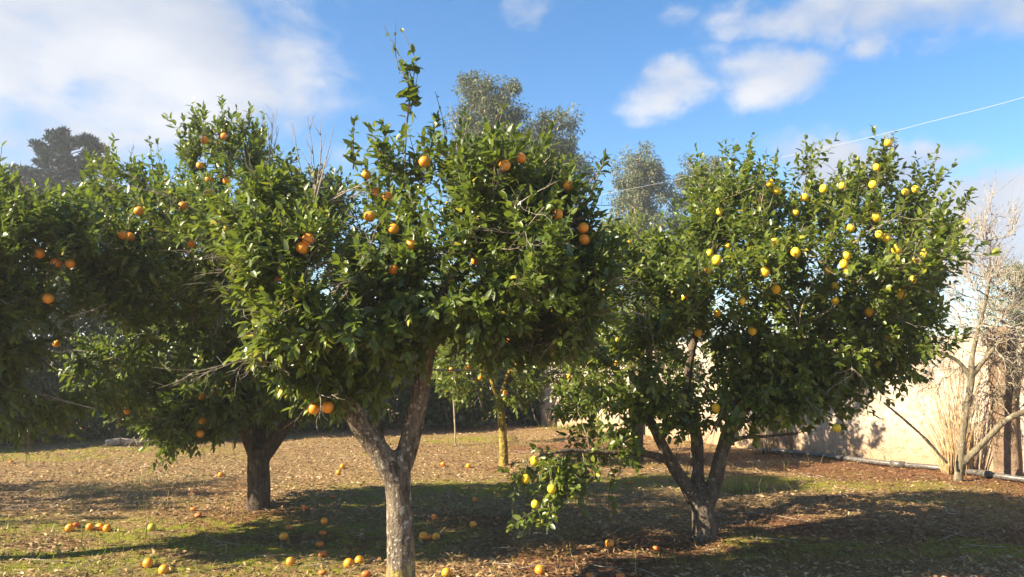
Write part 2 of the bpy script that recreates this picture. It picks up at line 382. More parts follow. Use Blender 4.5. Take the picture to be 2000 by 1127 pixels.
def kite_mesh(name, A):          # small far leaves: two triangles with a fold
    pos, d, n, ln, wd = A['pos'], A['d'], A['n'], A['ln'], A['wd']
    s = np.cross(d, n); mid = pos+d*(ln*.45)[:, None]
    V = np.stack([pos, mid-s*(wd*.5)[:, None]+n*(wd*.15)[:, None], mid+s*(wd*.5)[:, None]+n*(wd*.15)[:, None], pos+d*ln[:, None]], 1); k = len(V)
    return mesh_from(name, V.reshape(-1, 3), tris=(KT[None]+(np.arange(k)*4)[:, None, None]).reshape(-1, 3), smooth=False, attrs={'tint': np.repeat(A['tint'], 4)})
def frame_leaves(r, pos, d, up_bias, ln, wr, tint, fold=(.1, .5), curl=(-.05, .28)):
    n = len(pos); d = nrm(d)
    nn = up_bias - (up_bias*d).sum(1, keepdims=True)*d + r.normal(0, .52, (n, 3)); nn = nn-(nn*d).sum(1, keepdims=True)*d
    nn = nrm(nn)
    return dict(pos=pos, d=d, n=nn, ln=ln, wd=ln*wr, tint=np.clip(tint, 0, 1), fold=r.uniform(*fold, n), curl=r.uniform(*curl, n))
def shoot_leaves(r, base, axis_, length, nl, lspec, boost):
    """leaves set in a spiral round each shoot"""
    S = len(base); rep = np.repeat(np.arange(S), nl); n = len(rep)
    k = np.concatenate([np.arange(c) for c in nl]); tt = (k+.6+r.uniform(-.3, .3, n))/nl[rep]
    ax = axis_[rep]; u = nrm(np.cross(ax, np.array([.2, .1, 1.])+r.normal(0, .01, (n, 3)))); v = np.cross(ax, u)
    ph = r.uniform(0, 6.28, S)[rep] + k*2.4
    radial = np.cos(ph)[:, None]*u + np.sin(ph)[:, None]*v
    ang = np.radians(lspec['ang'][0] + (lspec['ang'][1]-lspec['ang'][0])*(1-tt) + r.normal(0, 18, n))
    d = ax*np.cos(ang)[:, None] + radial*np.sin(ang)[:, None] + np.array([0, 0, -1.])*r.uniform(0, lspec['droop'], n)[:, None]
    d = nrm(d)
    pos = base[rep] + ax*(tt*length[rep])[:, None]
    ub = ax*.9 + np.array([0, 0, .8]) + np.array(to_sun)*.25
    ln = r.uniform(*lspec['len'], n)*(1-.35*np.clip(tt-.75, 0, 1)*4*.5)
    tint = r.beta(2.0, 3.4, n)*.72 + .16*(tt-.5) + r.normal(0, .09, S)[rep] + boost[rep]
    odd = r.random(n) < lspec.get('yellow', .022); tint[odd] = r.uniform(.85, 1, odd.sum())
    return frame_leaves(r, pos, d, ub, ln, r.uniform(*lspec['wr'], n), tint)
ORANGE = dict(len=(.052, .098), wr=(.34, .47), ang=(22, 72), droop=.45)
LEMON = dict(len=(.046, .086), wr=(.44, .58), ang=(28, 78), droop=.4, yellow=.02)

TREES = {}
def make_tree(key, name, label, limbs, lobes, n_tips, spec, leafm, barkm, seed, leaves_per=(8, 14), shoot=(.12, .26), group=None, voxel=.014, upness=.75, extra_side=2, twigs=None, cat='tree', tinto=0., tipr=.0027):
    r = np.random.default_rng(seed)
    limbs = [smooth_line(l, .07) for l in limbs]
    base = limbs[0][0, :3]
    root = empty(name, base); tag(root, label, cat, group)
    parts = [tube(l[:, :3], l[:, 3], 14) for l in limbs]
    if barkm is not None:
        tm = remeshed('trunk', parts, voxel, .012, seed); mk('trunk', tm, M[barkm], root)
    # nodes to grow from
    pos = [np.vstack([l[max(0, int(len(l)*(.55 if i == 0 else .22))):, :3] for i, l in enumerate(limbs)])]
    NMAX = 60000
    node = np.empty((NMAX, 3)); plen = np.zeros(NMAX); par = np.full(NMAX, -1); rads = np.zeros(NMAX); cnt = len(pos[0]); node[:cnt] = pos[0]
    n0 = cnt
    # tips
    w = np.array([(l[1][0]*l[1][1]+l[1][1]*l[1][2]+l[1][0]*l[1][2])*(l[3] if len(l) > 3 else 1) for l in lobes]); w /= w.sum()
    ch = r.choice(len(lobes), int(n_tips*1.72), p=w); n_tips = len(ch)
    C = np.array([l[0] for l in lobes])[ch]; R = np.array([l[1] for l in lobes])[ch]; B = np.array([l[2] if len(l) > 2 else 0. for l in lobes])[ch]
    dr = nrm(r.normal(0, 1, (n_tips, 3)))
    lump = .72 + .56*fbm(dr*2.1+C*3.1, 2, seed)
    rad = (.38+.62*r.random(n_tips)**.55)*lump
    T = C + dr*R*rad[:, None]
    hole = fbm(T*1.9, 2, seed+40); sel = hole > np.quantile(hole, .42); T, B, C, dr = T[sel], B[sel], C[sel], dr[sel]; n_tips = len(T)
    allc = np.average(np.array([l[0] for l in lobes]), axis=0, weights=w)
    outw = nrm(T-allc)
    order = np.argsort(np.linalg.norm(T-node[:1], axis=1))
    T, B, outw, dr = T[order], B[order], outw[order], dr[order]
    segp = []; sb, sa, sl, sbo = [], [], [], []
    for i in range(n_tips):
        tip = T[i]
        dd = np.linalg.norm(node[:cnt]-tip, axis=1); j = int(np.argmin(dd + .28*plen[:cnt])); d0 = dd[j]
        st = node[j]; k = max(2, int(d0/.11)+1); tt = np.linspace(0, 1, k+1)[:, None]
        ctl = st*.5+tip*.5 + np.array([0, 0, .13*d0]) + r.normal(0, .09*d0, 3)
        pth = (1-tt)**2*st + 2*tt*(1-tt)*ctl + tt**2*tip
        pth[1:-1] += r.normal(0, .008, (k-1, 3))
        if cnt+k+1 > NMAX: break
        ids = np.arange(cnt, cnt+k+1); node[ids] = pth; par[ids[0]] = j; par[ids[1:]] = ids[:-1]
        plen[ids] = plen[j] + tt[:, 0]*d0; segp.append((ids[0], k+1)); cnt += k+1
        # the shoot at the tip, and side shoots along the twig
        end = nrm(pth[-1]-pth[-2])
        for s in range(1+extra_side):
            if s == 0: bp = tip; dirb = end
            else:
                f = r.uniform(.35, 1); bp = pth[0]*(1-f)**2+2*f*(1-f)*ctl+f*f*tip if d0 > .05 else tip; dirb = nrm(r.normal(0, 1, 3))*.9+end*.3
            a = nrm(dirb*.55 + outw[i]*.55 + np.array([0, 0, upness*(1 if outw[i, 2] > -.35 else -.15)]) + r.normal(0, .33, 3))
            sb.append(bp); sa.append(a); sl.append(r.uniform(*shoot)*(1.25 if outw[i, 2] > .55 else 1)); sbo.append(B[i])
    sb, sa, sl, sbo = np.array(sb), np.array(sa), np.array(sl), np.array(sbo)
    # radii by the pipe model
    PW = 2.35; acc_ = np.zeros(cnt); haschild = np.zeros(cnt, bool); haschild[par[:cnt][par[:cnt] >= 0]] = True
    acc_[~haschild] = tipr**PW
    for i in range(cnt-1, n0-1, -1):
        p_ = par[i]
        if p_ >= 0: acc_[p_] += acc_[i]
    rads = np.minimum(acc_**(1/PW), .04)
    # branch tubes, one ring per node
    SD = 5
    d = np.zeros((cnt, 3)); ok = par[:cnt] >= 0; d[ok] = node[:cnt][ok]-node[par[:cnt][ok]]
    starts = np.array([s for s, _ in segp]); d[starts] = node[starts+1]-node[starts]; d[:n0] = (0, 0, 1); d = nrm(d)
    u = nrm(np.cross(d, np.array([.31, .87, .11]))); v = np.cross(d, u); a = np.arange(SD)/SD*2*np.pi
    ring = node[:cnt, None] + rads[:, None, None]*(np.cos(a)[None, :, None]*u[:, None]+np.sin(a)[None, :, None]*v[:, None])
    isst = np.zeros(cnt, bool); isst[starts] = True; isst[:n0] = True
    ci = np.where(~isst)[0]; pi_ = par[ci]; jj = np.arange(SD)[None]; kk = (jj+1) % SD
    q = np.stack([pi_[:, None]*SD+jj, pi_[:, None]*SD+kk, ci[:, None]*SD+kk, ci[:, None]*SD+jj], -1).reshape(-1, 4)
    V = ring.reshape(-1, 3)
    # shoot stems: thin three-sided spikes
    u = nrm(np.cross(sa, np.array([.31, .87, .11]))); v = np.cross(sa, u); S = len(sb); a = np.arange(3)/3*2*np.pi
    rg = sb[:, None] + tipr*.95*(np.cos(a)[None, :, None]*u[:, None]+np.sin(a)[None, :, None]*v[:, None])
    SV = np.concatenate([rg, (sb+sa*sl[:, None])[:, None]], 1); o4 = (np.arange(S)*4)[:, None, None]
    ST = (np.array([(0, 1, 3), (1, 2, 3), (2, 0, 3)])[None]+o4).reshape(-1, 3)+len(V)
    V = np.concatenate([V, SV.reshape(-1, 3)])
    bm_ = mesh_from('branches', V, quads=q, tris=ST); mk('branches', bm_, M[twigs or (barkm if barkm else 'twig')], root)
    nl = r.integers(leaves_per[0], leaves_per[1]+1, S)
    A = shoot_leaves(r, sb, sa, sl, nl, spec, sbo+tinto)
    TREES[key] = dict(root=root, A=A, mat=leafm, nodes=node[n0:cnt].copy(), rng=r)
    return TREES[key]
def lobe(px, py, Yc, rx, ry, rd, boost=0., wt=1.):
    s = Yc/FPX
    return (P(px, py, Yc), np.array([rx*s, rd, ry*s]), boost, wt)
def pl(*a): return [np.array([*P(px, py, Y), r]) for (px, py, Y, r) in a]
def gbase(px, Y, r):
    x = (px-1000)/FPX*Y*1.0; x = P(px, 1000, Y)[0]
    return np.array([x, Y, gh(x, Y)-.06, r])
def add_leaves(key, B):
    A = TREES[key]['A']; TREES[key]['A'] = {k: np.concatenate([A[k], B[k]]) for k in A}

# ------------------------------------------------------------------ the wall with its pilasters
m, t, b, out = newmat('plaster')
g = N(t, 'ShaderNodeNewGeometry'); pos = g.outputs['Position']
n1 = noise(t, 2.2, 6, .65, pos); n2 = noise(t, 14, 6, .65, pos); n3 = noise(t, 55, 3, .6, pos)
c = ramp(t, n1, [(.3, (.36, .285, .215)), (.5, (.52, .435, .345)), (.7, (.62, .54, .45))])
c = mix(t, maprange(t, n2, .50, .66, 0, .7), c, (.24, .16, .10))
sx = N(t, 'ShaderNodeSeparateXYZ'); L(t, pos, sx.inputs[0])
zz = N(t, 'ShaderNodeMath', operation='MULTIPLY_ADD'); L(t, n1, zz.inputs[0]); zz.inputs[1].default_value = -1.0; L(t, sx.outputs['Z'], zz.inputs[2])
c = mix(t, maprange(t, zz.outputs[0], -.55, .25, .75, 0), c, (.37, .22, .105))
L(t, c, b.inputs['Base Color']); b.inputs['Roughness'].default_value = .92; b.inputs['Specular IOR Level'].default_value = .15
ms = N(t, 'ShaderNodeMath', operation='ADD'); L(t, n2, ms.inputs[0]); L(t, n3, ms.inputs[1]); bump(t, ms.outputs[0], b, .8, .03)
M['plaster'] = m
m, t, b, out = newmat('pilaster_stone')
g = N(t, 'ShaderNodeNewGeometry'); pos = g.outputs['Position']
n2 = noise(t, 9, 6, .65, pos); n3 = noise(t, 60, 3, .6, pos)
c = ramp(t, n2, [(.3, (.14, .09, .055)), (.55, (.25, .175, .115)), (.75, (.36, .27, .185))]); L(t, c, b.inputs['Base Color']); b.inputs['Roughness'].default_value = .95
b.inputs['Specular IOR Level'].default_value = .1
ms = N(t, 'ShaderNodeMath', operation='ADD'); L(t, n2, ms.inputs[0]); L(t, n3, ms.inputs[1]); bump(t, ms.outputs[0], b, .9, .03)
M['pilaster'] = m
WA = np.array([4.2, 14.5]); WD = nrm(np.array([2.75, -3.8])); WN = np.array([-WD[1]*-1, -WD[0]])*1.0
WN = np.array([WD[1], -WD[0]]); WN = WN if WN[0] < 0 else -WN            # faces the orchard
def wall_pt(s, off, z): return np.array([*(WA+WD*s+WN*off), z])
def box_grid(s0, s1, o0, o1, z0, z1, ds, dz, amp, seed, topamp=0.):
    ss = np.linspace(s0, s1, max(2, int((s1-s0)/ds)+1)); zs = np.linspace(z0, z1, max(2, int((z1-z0)/dz)+1))
    V = []; q = []
    SS, ZZ = np.meshgrid(ss, zs); n_s, n_z = len(ss), len(zs)
    for o, sg in ((o1, 1), (o0, -1)):
        pts = np.stack([SS.ravel(), np.full(SS.size, o), ZZ.ravel()], 1)
        k = (fbm(pts*np.array([1.3, 1, 1.6]), 4, seed+sg)-.5)*amp
        top = (ZZ.ravel()-z0)/(z1-z0)
        pts[:, 1] += sg*k
        pts[:, 2] += topamp*(fbm(np.stack([SS.ravel()*1.7, np.zeros(SS.size), np.zeros(SS.size)], 1), 3, seed)-.5)*top
        V.append(pts)
    I = np.arange(n_s*n_z).reshape(n_z, n_s); J = I+n_s*n_z
    f = np.stack([I[:-1, :-1], I[:-1, 1:], I[1:, 1:], I[1:, :-1]], -1).reshape(-1, 4); bk = np.stack([J[:-1, :-1], J[1:, :-1], J[1:, 1:], J[:-1, 1:]], -1).reshape(-1, 4)
    q = [f, bk]
    q.append(np.stack([I[-1, :-1], I[-1, 1:], J[-1, 1:], J[-1, :-1]], -1)); q.append(np.stack([I[:-1, 0], I[1:, 0], J[1:, 0], J[:-1, 0]], -1)); q.append(np.stack([I[:-1, -1], J[:-1, -1], J[1:, -1], I[1:, -1]], -1))
    V = np.concatenate(V); W = np.stack([WA[0]+WD[0]*V[:, 0]+WN[0]*V[:, 1], WA[1]+WD[1]*V[:, 0]+WN[1]*V[:, 1], V[:, 2]], 1)
    return W, np.concatenate(q)
wr = empty('garden_wall', wall_pt(0, 0, 0)); tag(wr, 'pale cream rendered garden wall with brown stone pilasters behind the lemon tree', 'wall')
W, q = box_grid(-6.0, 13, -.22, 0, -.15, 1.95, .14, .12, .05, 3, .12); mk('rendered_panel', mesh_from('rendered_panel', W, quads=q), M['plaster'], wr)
for s in (-2.65, .86, 4.40, 7.9):
    W, q = box_grid(s-.15, s+.15, -.05, .11, -.15, 2.05, .06, .07, .035, int(s*10)+70, .05); mk('pilaster', mesh_from('pilaster', W, quads=q, smooth=False), M['pilaster'], wr)

# ------------------------------------------------------------------ main trees
C_ = make_tree('C', 'orange_tree', 'orange tree with pale lichened forked trunk, standing in front at the centre', [
    [gbase(783, 5.5, .112), *pl((783, 1100, 5.5, .098), (781, 1010, 5.5, .09), (778, 940, 5.5, .09), (776, 905, 5.5, .075), (776, 880, 5.5, .04))],
    pl((772, 940, 5.48, .075), (748, 893, 5.45, .078), (708, 836, 5.38, .07), (672, 775, 5.3, .055), (645, 700, 5.22, .036), (600, 610, 5.1, .024)),
    pl((780, 925, 5.52, .075), (798, 868, 5.55, .074), (818, 780, 5.52, .064), (834, 690, 5.5, .056), (845, 610, 5.5, .04), (905, 500, 5.5, .028), (960, 400, 5.5, .018)),
    pl((772, 905, 5.58, .045), (744, 860, 5.72, .036), (736, 790, 5.8, .032), (732, 690, 5.85, .03), (755, 560, 5.75, .028), (780, 400, 5.6, .016)),
    pl((836, 690, 5.5, .04), (880, 630, 5.5, .034), (980, 570, 5.45, .024), (1070, 500, 5.45, .016)),
    ], [lobe(765, 375, 5.5, 95, 68, .6, 0, .8), lobe(970, 400, 5.6, 115, 78, .8), lobe(1100, 475, 5.5, 90, 85, .7), lobe(900, 530, 5.4, 265, 125, .95), lobe(720, 560, 5.2, 165, 140, .8),
        lobe(570, 590, 5.0, 105, 110, .55, .2), lobe(1060, 570, 5.4, 115, 105, .7), lobe(680, 715, 5.45, 85, 62, .6, 0, .8), lobe(1010, 640, 5.5, 120, 55, .6, 0, .8), lobe(590, 700, 5.2, 70, 60, .4, .05, .7), lobe(560, 470, 5.2, 100, 90, .6, .08)],
    1150, ORANGE, 'orange_leaf', 'bark_grey', 1, group='citrus trees of the orchard')
L_ = make_tree('L', 'orange_tree', 'big dark-trunked orange tree with broad crown, behind and beside the pale-trunked one', [
    [gbase(505, 8.6, .135), *pl((505, 950, 8.6, .122), (504, 900, 8.6, .118), (505, 875, 8.6, .115))],
    pl((506, 905, 8.6, .09), (490, 860, 8.6, .085), (468, 800, 8.55, .07), (430, 700, 8.4, .05), (380, 580, 8.2, .03)),
    pl((508, 900, 8.6, .085), (540, 855, 8.6, .078), (578, 800, 8.55, .06), (610, 720, 8.4, .045), (640, 600, 8.3, .025)),
    pl((505, 880, 8.65, .07), (510, 800, 8.8, .06), (500, 650, 8.8, .045), (470, 480, 8.6, .025)),
    ], [lobe(455, 350, 8.4, 105, 80, 1.1), lobe(300, 425, 8.2, 125, 90, 1.2), lobe(440, 520, 7.8, 255, 160, 1.6), lobe(600, 440, 8.4, 115, 95, 1.1), lobe(400, 680, 8.2, 185, 110, 1.3),
        lobe(330, 775, 8.2, 105, 75, .8), lobe(245, 720, 8.3, 80, 80, .7, 0, .8), lobe(330, 840, 8.1, 80, 35, .5, 0, .5), lobe(620, 745, 8.5, 85, 65, .7), lobe(540, 700, 8.4, 150, 105, 1.2), lobe(420, 790, 8.3, 110, 55, .8), lobe(390, 530, 6.6, 170, 110, .5, .15)],
    1500, ORANGE, 'orange_leaf', 'bark_dark', 2, voxel=.02, group='citrus trees of the orchard', twigs='twig')
F_ = make_tree('F', 'orange_tree', 'orange tree at the left edge, only its dark fruiting crown in view', [
    [gbase(-215, 6.3, .12), *pl((-215, 900, 6.3, .1), (-205, 800, 6.3, .09))],
    pl((-205, 810, 6.3, .07), (-120, 700, 6.3, .05), (-20, 600, 6.3, .035), (60, 520, 6.3, .02)),
    pl((-205, 810, 6.3, .07), (-260, 660, 6.2, .05), (-280, 500, 6.1, .03)), pl((-205, 805, 6.3, .07), (-170, 620, 6.5, .05), (-60, 450, 6.5, .02)),
    ], [lobe(20, 520, 6.1, 165, 110, .9), lobe(140, 500, 6.3, 130, 85, .8), lobe(50, 620, 6.3, 140, 80, .7), lobe(-220, 480, 6.3, 200, 190, .9), lobe(10, 430, 6.5, 120, 45, .8), lobe(70, 710, 6.6, 130, 70, .5, 0, .8), lobe(190, 600, 6.6, 90, 80, .5, 0, .8), lobe(40, 790, 6.8, 120, 55, .5, -.03, .6), lobe(190, 720, 7.0, 90, 70, .5, 0, .7), lobe(-120, 700, 6.3, 130, 90, .7, 0, .7)],
    820, ORANGE, 'orange_leaf', 'bark_dark', 3, voxel=.025, group='citrus trees of the orchard', twigs='twig', tinto=-.06)
Y_ = make_tree('Y', 'lemon_tree', 'broad lemon tree full of yellow fruit with several trunks from one base', [
    [gbase(1374, 7.35, .12), *pl((1373, 1010, 7.35, .105), (1371, 985, 7.35, .1))],
    pl((1370, 1000, 7.33, .07), (1345, 955, 7.3, .064), (1312, 905, 7.25, .058), (1285, 850, 7.2, .048), (1240, 760, 7.2, .034), (1215, 640, 7.3, .02)),
    pl((1370, 1000, 7.37, .07), (1362, 930, 7.4, .062), (1360, 850, 7.45, .056), (1340, 760, 7.5, .045), (1370, 600, 7.4, .028), (1410, 450, 7.35, .016)),
    pl((1376, 1000, 7.35, .075), (1395, 945, 7.32, .07), (1412, 875, 7.3, .064), (1440, 810, 7.25, .056), (1510, 745, 7.2, .046), (1570, 640, 7.2, .034), (1640, 500, 7.2, .02)),
    pl((1440, 810, 7.25, .045), (1450, 740, 7.4, .04), (1500, 600, 7.4, .028), (1540, 440, 7.3, .016)),
    pl((1414, 868, 7.3, .022), (1450, 855, 7.25, .02), (1500, 852, 7.2, .017), (1560, 846, 7.15, .014)),
    pl((1312, 905, 7.25, .034), (1262, 886, 7.15, .03), (1180, 884, 7.0, .025), (1110, 880, 6.9, .02), (1050, 890, 6.8, .015)),
    pl((1560, 700, 7.2, .028), (1660, 660, 7.2, .022), (1760, 600, 7.25, .015)),
    ], [lobe(1430, 430, 7.3, 80, 100, .8, 0, .7), lobe(1510, 430, 7.3, 50, 80, .6, 0, .5), lobe(1583, 410, 7.3, 62, 100, .7, 0, .5), lobe(1650, 430, 7.3, 50, 70, .6, 0, .4), lobe(1722, 390, 7.3, 55, 95, .6, 0, .45), lobe(1800, 420, 7.4, 48, 75, .5, 0, .45), lobe(1640, 540, 7.1, 215, 130, 1.3, .04),
        lobe(1420, 580, 7.1, 195, 145, 1.2), lobe(1250, 590, 7.4, 120, 120, .9), lobe(1195, 710, 7.4, 105, 100, .8), lobe(1400, 720, 7.2, 170, 100, 1.0), lobe(1620, 670, 7.2, 190, 75, 1.0), lobe(1760, 610, 7.3, 95, 110, .8),
        lobe(1075, 920, 6.85, 95, 45, .35, 0, .8), lobe(1045, 980, 6.7, 55, 45, .25, 0, .8), lobe(1195, 860, 7.1, 80, 40, .4, -.03, .6), lobe(1190, 790, 7.4, 85, 55, .6), lobe(1290, 790, 7.4, 75, 50, .6), lobe(1560, 735, 7.2, 140, 45, .7), lobe(1730, 690, 7.3, 85, 50, .6), lobe(1560, 780, 7.15, 120, 28, .5, 0, .35)],
    1650, LEMON, 'lemon_leaf', 'bark_lemon', 4, leaves_per=(8, 14), group='citrus trees of the orchard', twigs='twig', tinto=.0)
B_ = make_tree('B', 'orange_tree', 'small orange tree with yellow-stained thin trunk, further back between the two large trees', [
    [gbase(984, 12.0, .075), *pl((983, 860, 12, .066), (978, 800, 12, .06), (975, 770, 12, .055))],
    pl((976, 785, 12, .04), (950, 720, 12, .03), (930, 660, 12, .02)), pl((976, 780, 12, .04), (1000, 700, 12, .03), (1010, 600, 12, .018)),
    ], [lobe(915, 690, 12, 75, 85, .9), lobe(1010, 640, 12, 85, 100, .9), lobe(1000, 750, 11.7, 55, 50, .5), lobe(900, 590, 12.2, 80, 80, .8)],
    420, ORANGE, 'orange_leaf', 'bark_yellow', 5, voxel=.02, group='citrus trees of the orchard', extra_side=2, tinto=.1)
D_ = make_tree('D', 'lemon_tree', 'leafy green lemon tree behind the gap between the two large front crowns', [
    [gbase(1245, 12.4, .10), *pl((1245, 830, 12.4, .09), (1240, 790, 12.4, .08))],
    pl((1240, 800, 12.4, .06), (1190, 700, 12.4, .045), (1150, 590, 12.4, .025)), pl((1240, 795, 12.4, .06), (1270, 690, 12.4, .045), (1260, 540, 12.4, .02)),
    ], [lobe(1230, 500, 12.5, 95, 70, 1.1), lobe(1140, 590, 12.3, 105, 110, 1.2), lobe(1280, 600, 12.4, 100, 110, 1.1), lobe(1150, 700, 12, 110, 90, 1.1), lobe(1270, 710, 12.4, 100, 70, 1.0)],
    760, LEMON, 'lemon_leaf', 'bark_dark', 6, voxel=.025, group='citrus trees of the orchard', tinto=.1)
X_ = make_tree('X', 'orange_tree', 'orange tree beyond the left edge of the picture, shading the straw', [
    [np.array([-9.6, 7.6, gh(-9.6, 7.6)-.05, .13]), np.array([-9.6, 7.6, .5, .11]), np.array([-9.6, 7.6, .9, .1])],
    [np.array([-9.6, 7.6, .85, .08]), np.array([-9.2, 7.8, 1.6, .05]), np.array([-8.8, 8.0, 2.4, .02])], [np.array([-9.6, 7.6, .85, .08]), np.array([-10.1, 7.4, 1.6, .05]), np.array([-10.4, 7.2, 2.4, .02])],
    ], [(np.array([-9.6, 7.6, 2.3]), np.array([1.7, 1.7, 1.3])), (np.array([-9.2, 8.2, 2.9]), np.array([1.1, 1.1, .9]))],
    340, ORANGE, 'orange_leaf', 'bark_dark', 8, group='citrus trees of the orchard', voxel=.03)

# the tall water shoot above the front tree, hand set
def sprig(key, pts, rad, leaves, seed, lnr=(.07, .1), wr=(.45, .6)):
    r = np.random.default_rng(seed); T = TREES[key]
    line = smooth_line(np.array([P(*p) for p in pts]), .04)
    V, q, tr = tube(line, np.linspace(rad, .0018, len(line)), 5)
    mk('shoot', mesh_from('shoot', V, quads=q, tris=tr), M['twig'], T['root'])
    f = r.uniform(.1, 1, leaves); k = (f*(len(line)-1)).astype(int); pos = line[k]
    ax = nrm(np.gradient(line, axis=0))[k]; d = nrm(ax*.6+r.normal(0, .75, (leaves, 3)))
    A = frame_leaves(r, pos, d, ax*.8+np.array([0, 0, .6])+r.normal(0, .3, (leaves, 3)), r.uniform(*lnr, leaves)*(1.1-.5*f), r.uniform(*wr, leaves), r.uniform(.1, .4, leaves))
    add_leaves(key, A)
sprig('C', [(790, 330, 5.5), (795, 230, 5.48), (803, 150, 5.45), (775, 100, 5.44), (748, 45, 5.42)], .006, 20, 1)
sprig('C', [(803, 170, 5.45), (775, 120, 5.46), (772, 40, 5.46)], .004, 12, 2, (.03, .06))
sprig('C', [(795, 240, 5.5), (806, 160, 5.5), (812, 120, 5.52), (800, 90, 5.52), (785, 55, 5.52)], .005, 20, 3)
sprig('C', [(800, 190, 5.47), (795, 150, 5.45), (780, 118, 5.42)], .004, 16, 5, (.07, .11), (.5, .65))
sprig('C', [(800, 215, 5.47), (800, 160, 5.45), (790, 120, 5.44)], .004, 22, 7, (.08, .115), (.5, .65))
sprig('C', [(800, 225, 5.5), (812, 165, 5.5), (818, 130, 5.5)], .004, 18, 8, (.07, .1), (.5, .65))
sprig('C', [(873, 262, 5.5), (862, 222, 5.5), (850, 178, 5.5)], .004, 2, 4, (.03, .04))
sprig('F', [(-20, 370, 6.3), (0, 310, 6.3), (4, 280, 6.3)], .005, 7, 6, (.08, .12), (.4, .5))
for i, (pts) in enumerate([[(1735, 380, 7.3), (1728, 310, 7.3), (1742, 262, 7.3)], [(1800, 400, 7.4), (1822, 330, 7.4), (1836, 282, 7.4)], [(1570, 380, 7.3), (1580, 310, 7.3), (1590, 272, 7.3)], [(1415, 370, 7.3), (1432, 310, 7.3), (1440, 270, 7.3)],
                         [(1500, 380, 7.3), (1515, 320, 7.3), (1520, 285, 7.3)], [(1660, 400, 7.2), (1690, 320, 7.2), (1712, 275, 7.2)], [(1800, 430, 7.3), (1840, 390, 7.3), (1868, 350, 7.3)]]):
    sprig('Y', pts, .006, 20, 20+i, (.06, .1))
for i, (pts) in enumerate([[(455, 290, 8.3), (462, 240, 8.3), (462, 205, 8.3)], [(385, 300, 8.2), (378, 260, 8.2), (376, 225, 8.2)], [(505, 300, 8.3), (512, 250, 8.3), (515, 215, 8.3)], [(300, 350, 8.1), (295, 300, 8.1), (290, 265, 8.1)],
                         [(225, 360, 8.0), (220, 310, 8.0), (222, 262, 8.0)], [(425, 300, 8.3), (430, 250, 8.3), (428, 222, 8.3)]]):
    sprig('L', pts, .006, 20, 40+i, (.08, .12), (.36, .46))
for i, pts in enumerate([[(690, 330, 5.5), (690, 270, 5.5), (693, 228, 5.5)], [(750, 300, 5.5), (752, 260, 5.5), (745, 235, 5.5)], [(840, 300, 5.5), (848, 250, 5.5), (856, 218, 5.5)], [(1090, 360, 5.5), (1110, 330, 5.5), (1118, 300, 5.5)], [(1150, 380, 5.5), (1172, 335, 5.5), (1182, 298, 5.5)],
                       [(960, 320, 5.6), (970, 260, 5.6), (985, 205, 5.6)], [(900, 330, 5.6), (905, 270, 5.6), (900, 235, 5.6)], [(1030, 330, 5.6), (1040, 310, 5.6), (1052, 285, 5.6)]]):
    sprig('C', pts, .006, 26, 60+i, (.08, .12), (.36, .46))
def auto_sprigs(key, n, seed, lnr, wr):
    r = np.random.default_rng(seed); T = TREES[key]; nd = T['nodes']; c = nd.mean(0); e = (nd-c)/nd.std(0); sc = np.linalg.norm(e, axis=1)*(.6+.4*np.clip(e[:, 2], -1, 2))
    cand = np.argsort(-sc)[:n*14]
    for j in r.choice(cand, n, replace=False):
        a = nd[j]; o_ = nrm(a-c); d = nrm(o_*np.array([.8, .6, .3])+np.array([0, 0, .75 if o_[2] > -.1 else -.4])+r.normal(0, .22, 3)); ln = r.uniform(.22, .5)
        line = smooth_line(np.array([a, a+d*ln*.5+r.normal(0, .02, 3), a+nrm(d+np.array([0, 0, .25]))*ln]), .04)
        V, q, tr = tube(line, np.linspace(.0045, .0015, len(line)), 5); mk('shoot', mesh_from('shoot', V, quads=q, tris=tr), M['twig'], T['root'])
        m_ = int(r.integers(9, 18)); f = (np.arange(m_)+.5)/m_; k = np.clip((f*(len(line)-1)).astype(int), 0, len(line)-1); ax = nrm(np.gradient(line, axis=0))[k]
        dd = nrm(ax*.75+nrm(r.normal(0, 1, (m_, 3)))*.75)
        add_leaves(key, frame_leaves(r, line[k], dd, ax*.8+np.array([0, 0, .5]), r.uniform(*lnr, m_)*(1.1-.4*f), r.uniform(*wr, m_), r.beta(2, 3, m_)*.7+.12))
auto_sprigs('C', 60, 301, (.055, .1), (.34, .46)); auto_sprigs('L', 60, 302, (.055, .1), (.34, .46)); auto_sprigs('F', 35, 303, (.055, .1), (.34, .46)); auto_sprigs('Y', 75, 304, (.05, .085), (.45, .58))
# hanging sprigs of the lemon tree
for i, pts in enumerate([[(1190, 885, 7.0), (1196, 950, 6.95), (1195, 1000, 6.95), (1190, 1038, 6.95)], [(1030, 900, 6.75), (1005, 960, 6.7), (1000, 1035, 6.7)], [(1070, 900, 6.75), (1085, 960, 6.7), (1095, 1005, 6.7)],
                       [(1640, 780, 7.15), (1645, 820, 7.15), (1648, 858, 7.15)], [(1560, 846, 7.15), (1590, 830, 7.15), (1600, 815, 7.15)]]):
    sprig('Y', pts, .005, 26, 80+i, (.06, .095))

